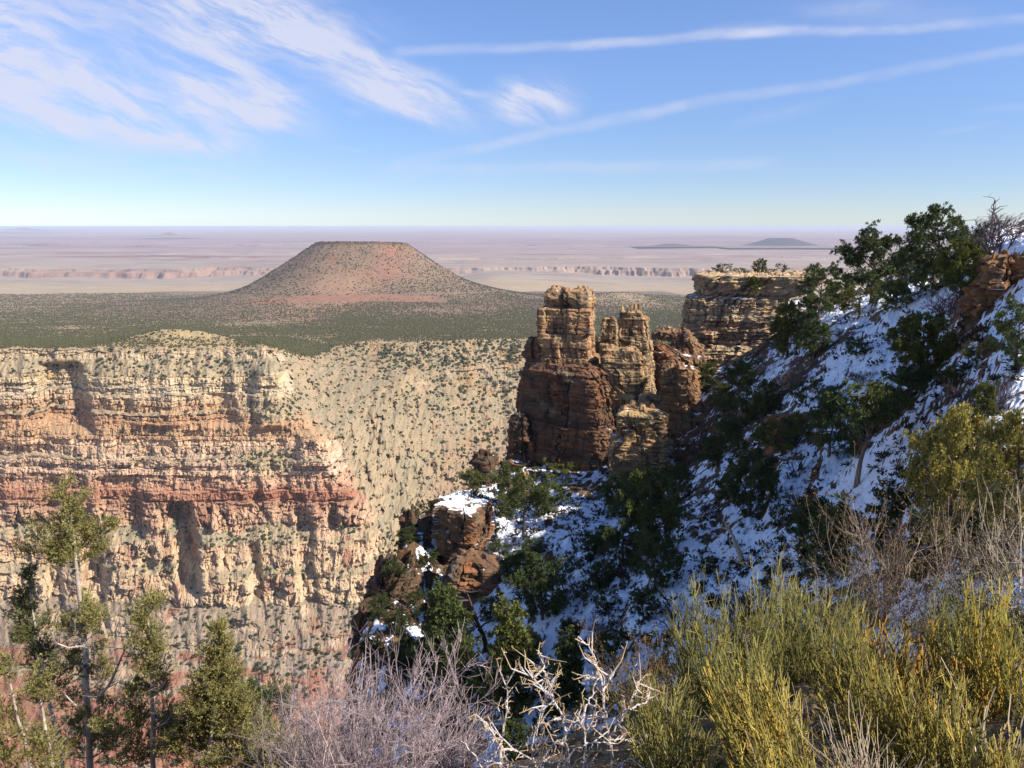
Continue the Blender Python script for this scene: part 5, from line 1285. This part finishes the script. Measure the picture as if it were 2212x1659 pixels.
A("tallest scraggly juniper at the left with a pale bare trunk below its top tuft", 11.0,
  [([(200, 1740, 0), (190, 1560, 0), (186, 1420, 0.1), (176, 1330, 0.1), (166, 1230, 0), (158, 1150, 0), (150, 1075, 0)], 0.066, 0.012),
   ([(188, 1500, 0), (210, 1505, -.2), (236, 1480, -.3), (262, 1420, -.4), (285, 1370, -.5)], 0.035, 0.01),
   ([(184, 1440, 0), (160, 1432, .2), (140, 1415, .2), (118, 1380, .2)], 0.03, 0.01), ([(183, 1395, 0), (150, 1400, -.2), (118, 1388, -.3)], 0.026, 0.008), ([(186, 1545, 0), (160, 1520, -.2), (140, 1500, -.2)], 0.022, 0.008)],
  [(150, 1085, 0, 34, 42, 330), (140, 1150, 0, 58, 42, 520), (185, 1165, .2, 42, 34, 330), (100, 1180, 0.2, 42, 26, 300), (160, 1195, 0, 60, 28, 360), (222, 1150, .2, 22, 22, 90),
   (178, 1320, .2, 44, 30, 260), (160, 1345, .1, 34, 26, 160), (215, 1345, 0, 26, 44, 220), (160, 1430, .2, 30, 48, 260), (215, 1430, .2, 28, 50, 240), (160, 1520, .1, 36, 44, 240), (225, 1540, -.2, 42, 44, 260), (180, 1600, 0, 70, 46, 420), (250, 1600, 0, 50, 50, 300)], 101)
A("dark leaning juniper stem at the far left with a pointed dark tip", 11.6,
  [([(150, 1740, 0), (130, 1620, 0), (112, 1540, 0), (98, 1470, 0), (86, 1400, 0), (72, 1330, 0), (62, 1260, 0)], 0.042, 0.01), ([(98, 1470, 0), (80, 1440, .1), (70, 1400, .1)], 0.02, 0.008)],
  [(66, 1252, 0, 14, 34, 120), (50, 1300, 0, 34, 36, 330), (60, 1350, 0, 42, 40, 420), (85, 1385, 0, 34, 34, 260), (95, 1430, .1, 36, 44, 300), (120, 1480, 0, 30, 36, 180)], 103, c0=(74, 84, 50), c1=(132, 132, 78))
A("thin bare-stemmed juniper in the bottom left corner", 9.6,
  [([(80, 1740, 0), (60, 1620, 0), (40, 1560, 0), (22, 1480, 0), (12, 1440, 0)], 0.035, 0.008), ([(128, 1740, 0), (104, 1600, .2), (88, 1520, .2), (80, 1470, .2)], 0.034, 0.01)],
  [(25, 1440, 0, 26, 26, 130), (10, 1530, 0, 34, 50, 260), (85, 1480, .2, 34, 40, 240), (60, 1600, 0, 50, 46, 320), (10, 1630, 0, 50, 40, 300), (120, 1620, .2, 40, 40, 220)], 105)
A("narrow columnar juniper with one pale trunk, second tallest at the left", 10.4,
  [([(328, 1760, 0), (332, 1640, 0), (330, 1520, 0), (326, 1430, 0), (322, 1370, 0), (318, 1310, 0)], 0.045, 0.012), ([(330, 1500, 0), (345, 1490, -.1), (358, 1470, -.2)], 0.02, 0.006), ([(330, 1575, 0), (360, 1560, -.2), (378, 1530, -.2)], 0.022, 0.006)],
  [(320, 1325, 0, 34, 36, 360), (318, 1380, 0, 42, 38, 420), (322, 1430, 0, 38, 36, 330), (345, 1470, .1, 30, 30, 180), (300, 1470, .2, 26, 32, 170), (290, 1540, .3, 42, 44, 330), (360, 1560, .3, 44, 50, 380), (310, 1610, .3, 60, 50, 420)], 107)
A("dense spire-shaped olive juniper, widest of the row at the left", 10.0,
  [([(440, 1760, 0), (448, 1640, 0), (462, 1540, 0), (470, 1440, 0), (474, 1360, 0)], 0.042, 0.01), ([(520, 1760, .2), (530, 1680, .2), (535, 1600, .2)], 0.03, 0.01)],
  [(473, 1362, 0, 14, 36, 150), (472, 1405, 0, 32, 34, 330), (466, 1450, 0, 50, 36, 560), (462, 1500, 0, 66, 38, 760), (430, 1540, .2, 60, 34, 480), (505, 1540, 0, 60, 40, 560), (465, 1570, .3, 80, 34, 560), (400, 1600, .2, 60, 46, 480), (480, 1630, .2, 90, 44, 760), (560, 1610, .1, 56, 46, 460)], 109, dens=1.1)
A("low olive juniper top at the bottom edge beside the grey thicket", 9.2,
  [([(600, 1760, 0), (604, 1700, 0), (600, 1640, 0)], 0.03, 0.008), ([(670, 1760, .1), (672, 1700, .1), (668, 1640, .1)], 0.03, 0.008)],
  [(590, 1612, 0, 46, 36, 420), (630, 1650, 0, 60, 36, 420), (672, 1630, .1, 36, 40, 330), (540, 1660, .1, 70, 34, 480), (690, 1670, .1, 40, 30, 260)], 113)
A("dark green juniper half hidden behind the spire-shaped one", 14.0,
  [([(580, 1700, 0), (575, 1600, 0), (560, 1500, 0)], 0.05, 0.01)],
  [(550, 1490, 0, 30, 34, 260), (575, 1525, 0, 60, 34, 520), (620, 1520, 0, 34, 26, 240), (560, 1560, 0, 70, 34, 480)], 117, c0=(48, 66, 34), c1=(84, 104, 52), leaf=0.036)

# ---- bare grey thicket at the bottom centre
def thicket(name, label, cat, bases, d, seed, colr, n_main, h, lv=4, r0=0.006, spread=0.5, mat=None, tall=(), leaf=None, jit=0.5):
    rs = np.random.RandomState(seed); S = Sticks(3); c0 = rgb(*colr, .78); LP, LD = [], []
    def grow(p, dr, ln, r, k):
        pts = [p]
        for i in range(3):
            dr = unit(dr + rs.normal(size=3) * 0.13 + np.array([0, 0, 0.06])); pts.append(pts[-1] + dr * ln / 3)
        S.path(pts, r, max(r * 0.66, 0.0011), c0 * rs.uniform(0.75, 1.2))
        if k == 0:
            if leaf: LP.append(pts[-1]); LD.append(dr); LP.append(pts[-2]); LD.append(dr)
            return
        for j in range(rs.randint(2, 5)):
            f = rs.uniform(0.25, 1.0); i = min(int(f * 3), 2); q = pts[i] + (pts[i + 1] - pts[i]) * (f * 3 - i)
            grow(q, unit(dr + rs.normal(size=3) * jit), ln * rs.uniform(0.45, 0.8), max(r * 0.6, 0.0013), k - 1)
    base = None
    for (u0, u1, v) in bases:
        for i in range(n_main):
            p = pt(rs.uniform(u0, u1), v + rs.uniform(-10, 30), d + rs.uniform(-0.5, 0.6))
            if base is None: base = p.copy()
            a = rs.rand() * 6.28; s = spread * rs.rand() ** .5
            grow(p - base, unit(np.array([math.cos(a) * s, math.sin(a) * s, 1])), h * rs.uniform(0.4, 0.62), r0 * rs.uniform(0.7, 1.3), lv - 1)
    for pl in tall:
        q = np.array([pt(u, v, d - 0.3) for u, v in pl]) - base; S.path(q, r0 * 0.9, 0.0016, c0 * 1.15)
        for i in range(len(q) - 1):
            for k in range(3):
                p = q[i] + (q[i + 1] - q[i]) * rs.rand(); grow(p, unit(unit(q[i + 1] - q[i]) + rs.normal(size=3) * 0.45), 0.16, 0.0024, 1)
    if leaf:
        r = bpy.data.objects.new(name, None); col.objects.link(r); r.location = base
        add("branch", S.mesh("branch", mat or m_twig), r)
        LP, LD = np.array(LP), np.array(LD); kx = leaf[2]
        P = np.repeat(LP, kx, 0) + rs.normal(size=(len(LP) * kx, 3)) * 0.02; D = np.repeat(LD, kx, 0) + rs.normal(size=(len(P), 3)) * 0.6
        cc = mixc(np.broadcast_to(rgb(*leaf[0], .62), (len(P), 3)), np.broadcast_to(rgb(*leaf[1], .62), (len(P), 3)), rs.rand(len(P)))
        V, F, C = leaves(P, D, rs.uniform(.7, 1.3, len(P)) * leaf[3], rs.uniform(.15, .25, len(P)) * leaf[3], cc, rs)
        add("foliage", mesh_np("foliage", V, F, m_jleaf, C), r)
        return tag(r, label, cat)
    o = add(name, S.mesh(name, mat or m_twig), loc=base)
    return tag(o, label, cat)
thicket("bare_thicket", "tangled lavender-grey leafless thicket at the bottom edge, between junipers and thorn shrub", "shrub", [(700, 1010, 1800)], 5.4, 201, (188, 168, 168), 62, 1.35, 5, 0.0065, 0.42,
        tall=[[(770, 1659), (765, 1590), (762, 1520), (745, 1440)], [(800, 1600), (805, 1500), (800, 1400)], [(960, 1560), (985, 1470), (982, 1400)], [(985, 1470), (1010, 1440), (1030, 1436)], [(990, 1480), (970, 1430), (962, 1405)], [(880, 1560), (905, 1480), (915, 1440)]])
thicket("bare_thicket", "finer shaded grey thicket lower behind the spire-shaped juniper", "shrub", [(600, 720, 1720)], 7.5, 203, (150, 136, 136), 18, 1.3, 4, 0.007, 0.5)
thicket("bare_thicket", "low brownish twig mat beneath the white thorn shrub", "shrub", [(1040, 1370, 1770)], 4.3, 205, (132, 116, 104), 30, 0.62, 4, 0.0042, 0.8)
# ---- white thorn shrub
def thorn():
    rs = np.random.RandomState(301); d = 3.4; base = pt(1230, 1760, d); S = Sticks(5); c0 = rgb(214, 202, 194, .85); tip = rgb(206, 178, 142, .85)
    mains = [[(1236, 1760), (1229, 1659), (1221, 1590), (1213, 1548), (1195, 1512), (1175, 1489), (1150, 1464), (1126, 1445)],
             [(1195, 1512), (1180, 1470), (1174, 1440), (1167, 1408)], [(1325, 1760), (1324, 1659), (1318, 1600), (1308, 1540), (1303, 1482), (1292, 1440), (1278, 1405), (1250, 1376)],
             [(1317, 1590), (1340, 1556), (1359, 1531), (1372, 1496), (1382, 1466)], [(1303, 1485), (1318, 1470), (1326, 1452)], [(1075, 1760), (1080, 1659), (1084, 1600), (1090, 1545), (1096, 1500), (1097, 1458)],
             [(1310, 1550), (1280, 1546), (1252, 1548), (1228, 1575)], [(1229, 1640), (1190, 1650), (1150, 1640), (1110, 1620), (1060, 1570), (1040, 1560)], [(1040, 1640), (1075, 1650), (1110, 1655), (1160, 1659)],
             [(1050, 1560), (1075, 1600), (1095, 1640), (1100, 1700)], [(1213, 1548), (1180, 1560), (1150, 1580), (1130, 1620)], [(1264, 1760), (1262, 1659), (1264, 1600), (1256, 1550)], [(1256, 1560), (1265, 1525), (1285, 1490), (1290, 1455)],
             [(1318, 1600), (1345, 1598), (1370, 1600), (1395, 1612)], [(1330, 1659), (1360, 1640), (1385, 1636)], [(1150, 1740), (1158, 1659), (1150, 1610), (1160, 1560), (1172, 1525), (1178, 1500)], [(1225, 1610), (1200, 1600), (1172, 1606)],
             [(1190, 1760), (1200, 1690), (1240, 1620), (1290, 1600), (1320, 1610)], [(1359, 1531), (1392, 1520), (1402, 1505)], [(1000, 1600), (1030, 1640), (1060, 1690)]]
    for mi, pl in enumerate(mains):
        off = rs.uniform(-0.22, 0.22)
        q = np.array([pt(u, v, d + off + 0.05 * math.sin(i + mi)) for i, (u, v) in enumerate(pl)])
        n = len(q) * 4; t = np.linspace(0, len(q) - 1, n); q = np.stack([np.interp(t, np.arange(len(q)), q[:, j]) for j in range(3)], 1)
        q += rs.normal(size=q.shape) * 0.004
        big = mi in (0, 2, 5, 11)
        r0 = 0.0085 if big else 0.0052
        S.path(q - base, r0, 0.0022, c0, c0 * 0.98)
        for i in range(2, n - 1):
            for k in range(rs.randint(0, 3)):
                p = q[i] + (q[i + 1] - q[i]) * rs.rand(); dr = unit(unit(q[i + 1] - q[i]) * 0.5 + rs.normal(size=3) * 0.75 + [0, 0, .2])
                ln = rs.uniform(0.015, 0.06) if rs.rand() < 0.66 else rs.uniform(0.08, 0.2)
                pth = crv(p, p + dr * ln, 3, 0.1, rs); S.path(pth - base, 0.0032 if ln < .07 else 0.0042, 0.0014, c0, tip)
                if ln > 0.07:
                    for w in range(6):
                        f = rs.rand(); p2 = p + dr * ln * f; S.seg(p2 - base, p2 + unit(rs.normal(size=3) + dr * .3) * rs.uniform(.012, .035) - base, 0.0024, 0.0011, tip)
    o = add("thorn_shrub", S.mesh("thorn_shrub", m_twig), loc=base)
    tag(o, "white-barked spiny shrub with bare crooked branches at the bottom centre", "shrub")
thorn()
# ---- ephedra broom shrubs at the lower right
def broom(label, d, u0, u1, vb, seed, h, lean=(0, 0), c=((96, 104, 44), (168, 160, 66), (206, 168, 66)), n_main=90, r=0.0021, gold=0.25, dd=0.5, fan=0.45, dry=0.06, group="yellow-green broom shrubs on the rim"):
    rs = np.random.RandomState(seed); S = Sticks(3); base = pt((u0 + u1) / 2, vb, d); cs = [rgb(*q, .92) for q in c]; W = rgb(196, 178, 150, .75)
    half = (u1 - u0) / 2 * d / FPX
    for i in range(int(n_main * 1.1)):
        q = rs.uniform(-1, 1); p = base + np.array([q * half * 0.72, rs.uniform(-dd, dd), rs.uniform(-0.05, 0.12) * h])
        dr = unit(np.array([lean[0] + q * fan * 0.5 + rs.normal() * 0.14, lean[1] + rs.normal() * 0.16, 1.0]))
        isdry = rs.rand() < dry
        gg = rs.rand() < gold; cb = lerp(cs[0], cs[1], rs.rand()) if not gg else lerp(cs[1], cs[2], rs.rand())
        ln = h * rs.uniform(0.62, 1.08) * (1 - 0.28 * q * q)
        k = 6; pts = [p]
        for j in range(k): dr = unit(dr + rs.normal(size=3) * 0.055 + [0, 0, .03]); pts.append(pts[-1] + dr * ln / k)
        S.path(np.array(pts) - base, r * 1.5, r * 0.75, W * .9 if isdry else cb * 0.62, W if isdry else cb)
        if isdry: continue
        for j in range(1, k):
            for w in range(rs.randint(1, 4)):
                d2 = unit(dr + rs.normal(size=3) * 0.30); l2 = ln * rs.uniform(0.16, 0.42) * (1 - 0.08 * j); pp = pts[j]
                mid = pp + d2 * l2 * 0.45; end = mid + unit(d2 + dr * 0.7) * l2 * 0.55
                cc = cb * rs.uniform(0.72, 1.2)
                S.seg(pp - base, mid - base, r, r * 0.95, cc * 0.85); S.seg(mid - base, end - base, r * 0.95, r * 0.6, cc)
                if rs.rand() < 0.6: S.seg(mid - base - d2 * 0.004, mid - base + d2 * 0.004, r * 1.5, r * 1.5, rgb(92, 70, 44, .6))
                if rs.rand() < 0.7:
                    e2 = mid + unit(d2 + rs.normal(size=3) * 0.3) * l2 * 0.5; S.seg(mid - base, e2 - base, r * .9, r * 0.55, cc * 1.05)
    o = add("broom_shrub", S.mesh("broom_shrub", m_stem), loc=base)
    return tag(o, label, "shrub", group)
B = broom
GRN = ((112, 112, 66), (166, 158, 92), (194, 172, 92)); YEL = ((118, 114, 62), (178, 164, 86), (214, 180, 84)); ORG = ((120, 104, 48), (186, 148, 66), (206, 150, 62))
B("round upright green broom shrub right of the white thorn shrub", 3.3, 1370, 1520, 1760, 401, 0.52, (0.03, 0), GRN, 170, fan=.55)
B("pointed green broom shrub standing in front of the blue snow", 4.6, 1470, 1620, 1560, 403, 0.80, (-0.02, 0), GRN, 150, fan=.6)
B("tallest plume-topped green broom shrub, centre of the back row", 4.7, 1600, 1760, 1570, 405, 0.94, (0.0, 0), GRN, 190, fan=.45)
B("broad olive broom shrub below the grey twiggy shrub", 4.4, 1730, 1910, 1560, 407, 0.76, (0.02, 0), GRN, 190, fan=.6)
B("golden broom shrub leaning left at the bottom edge", 2.55, 1600, 1850, 1800, 409, 0.50, (-0.42, 0.1), YEL, 190, gold=.45, fan=.25, r=.0021)
B("olive broom clump leaning left, between the golden one and the thick-stemmed one", 2.9, 1850, 2100, 1740, 411, 0.52, (-0.34, 0.05), YEL, 200, gold=.2, fan=.3)
B("thick-stemmed orange-tinted broom shrub in front of the pale twigs", 3.6, 1920, 2120, 1600, 413, 0.52, (0.0, 0), ORG, 60, gold=.6, r=.0040, fan=.7, dry=.2)
B("tall yellow-green broom shrub filling the right edge", 3.3, 2090, 2300, 1640, 415, 0.74, (0.03, 0), ((108, 106, 52), (170, 156, 72), (204, 168, 74)), 120, gold=.35, r=.0027)
B("short green broom tuft in the bottom right corner", 2.5, 1990, 2260, 1800, 417, 0.42, (-0.12, 0), YEL, 190, gold=.25)
B("low green broom behind the golden one, in half shade", 3.7, 1540, 1760, 1660, 419, 0.50, (-0.15, 0), GRN, 170, gold=.1)
B("small green broom tuft against the tall one at the right edge", 4.8, 2020, 2200, 1500, 421, 0.55, (0, 0), GRN, 120, gold=.15)
B("low mixed green broom at the bottom edge under the round upright one", 2.6, 1400, 1620, 1840, 423, 0.38, (-0.1, 0), GRN, 150, gold=.2)
# dead straw
def straw(label, d, u0, u1, vb, h, lean, seed, n=120, colr=(206, 186, 160), r=.0019):
    rs = np.random.RandomState(seed); S = Sticks(3); base = pt((u0 + u1) / 2, vb, d); half = (u1 - u0) / 2 * d / FPX; c0 = rgb(*colr, .8)
    for i in range(n):
        qq = rs.uniform(-1, 1); p = base + np.array([qq * half * 0.5, rs.uniform(-.1, .1), -.03]); dr = unit(np.array([qq * 0.3 + lean + rs.normal() * .2, rs.normal() * .2, 1])); pts = [p]
        ln = h * rs.uniform(.4, 1.1)
        for j in range(5): dr = unit(dr + rs.normal(size=3) * .14); pts.append(pts[-1] + dr * ln / 5)
        S.path(np.array(pts) - base, r * 1.3, r * .6, c0 * rs.uniform(.65, 1.1))
        if rs.rand() < .5: S.path(crv(pts[2], pts[2] + unit(dr + rs.normal(size=3) * .7) * ln * .4, 4, .1, rs) - base, r, r * .5, c0 * rs.uniform(.6, 1))
    return tag(add("dead_plant", S.mesh("dead_plant", m_twig), loc=base), label, "dead plant")
straw("bleached dead stalks leaning left between the golden and olive broom shrubs", 2.5, 1840, 1930, 1760, .42, -.35, 501, 130)
straw("thin pale dead stalks rising behind the golden broom shrub", 3.1, 1640, 1800, 1640, .36, -.2, 503, 40)
straw("grey dead stalks at the foot of the thorn shrub", 3.0, 1400, 1520, 1780, .3, -.3, 505, 70, (150, 136, 124))
straw("whitish dead twigs under the thick-stemmed broom shrub", 3.2, 1900, 2060, 1600, .26, .1, 507, 90, (190, 172, 150))
straw("pale woody dead stems at the right edge in front of the tall broom", 2.7, 2120, 2230, 1700, .5, .05, 509, 36, (206, 188, 164), .0036)
# ---- twiggy brown shrubs behind the brooms
T = thicket
T("twiggy_shrub", "large grey-brown twiggy shrub with rusty seed tufts, behind the broom shrubs", "shrub", [(1900, 2040, 1500)], 8.2, 601, (172, 154, 138), 34, 2.9, 4, 0.0075, 0.75, leaf=((112, 88, 56), (150, 124, 84), 5, .034), jit=.42)
T("twiggy_shrub", "pale stiff-twigged shrub leaning left near the right edge", "shrub", [(2160, 2300, 1420)], 7.0, 603, (204, 188, 164), 26, 1.9, 4, 0.0065, 0.8, jit=.42, leaf=((96, 92, 56), (136, 126, 80), 3, .03))
T("twiggy_shrub", "brown-leaved shrub behind the round upright broom", "shrub", [(1330, 1500, 1620)], 6.4, 605, (128, 106, 84), 26, 1.05, 4, 0.006, 0.7, leaf=((96, 78, 48), (136, 112, 68), 6, .028))
T("twiggy_shrub", "dim olive shrub between the blue snow and the plume-topped broom", "shrub", [(1700, 1840, 1480)], 7.6, 607, (104, 90, 74), 18, 1.3, 4, 0.007, 0.7, leaf=((74, 72, 42), (112, 100, 60), 7, .035))
T("twiggy_shrub", "dark leafy shrub in the hollow under the pale stiff twigs", "shrub", [(2060, 2260, 1500)], 6.2, 609, (96, 84, 68), 20, 1.0, 4, 0.007, 0.7, leaf=((70, 76, 40), (110, 108, 58), 7, .032))
# tan junipers at the right, rooted on the slope below the rim
place_tree(PIN[4], 2040, 1200, 285, 160, "sunlit tan juniper with ragged top right of the tall open pine", name=J, tint=TAN_LIT, group="tan junipers near the right edge",)
place_tree(PIN[1], 2175, 1190, 270, 160, "bigger sunlit tan juniper cut by the right edge", name=J, tint=TAN_LIT, group="tan junipers near the right edge",)
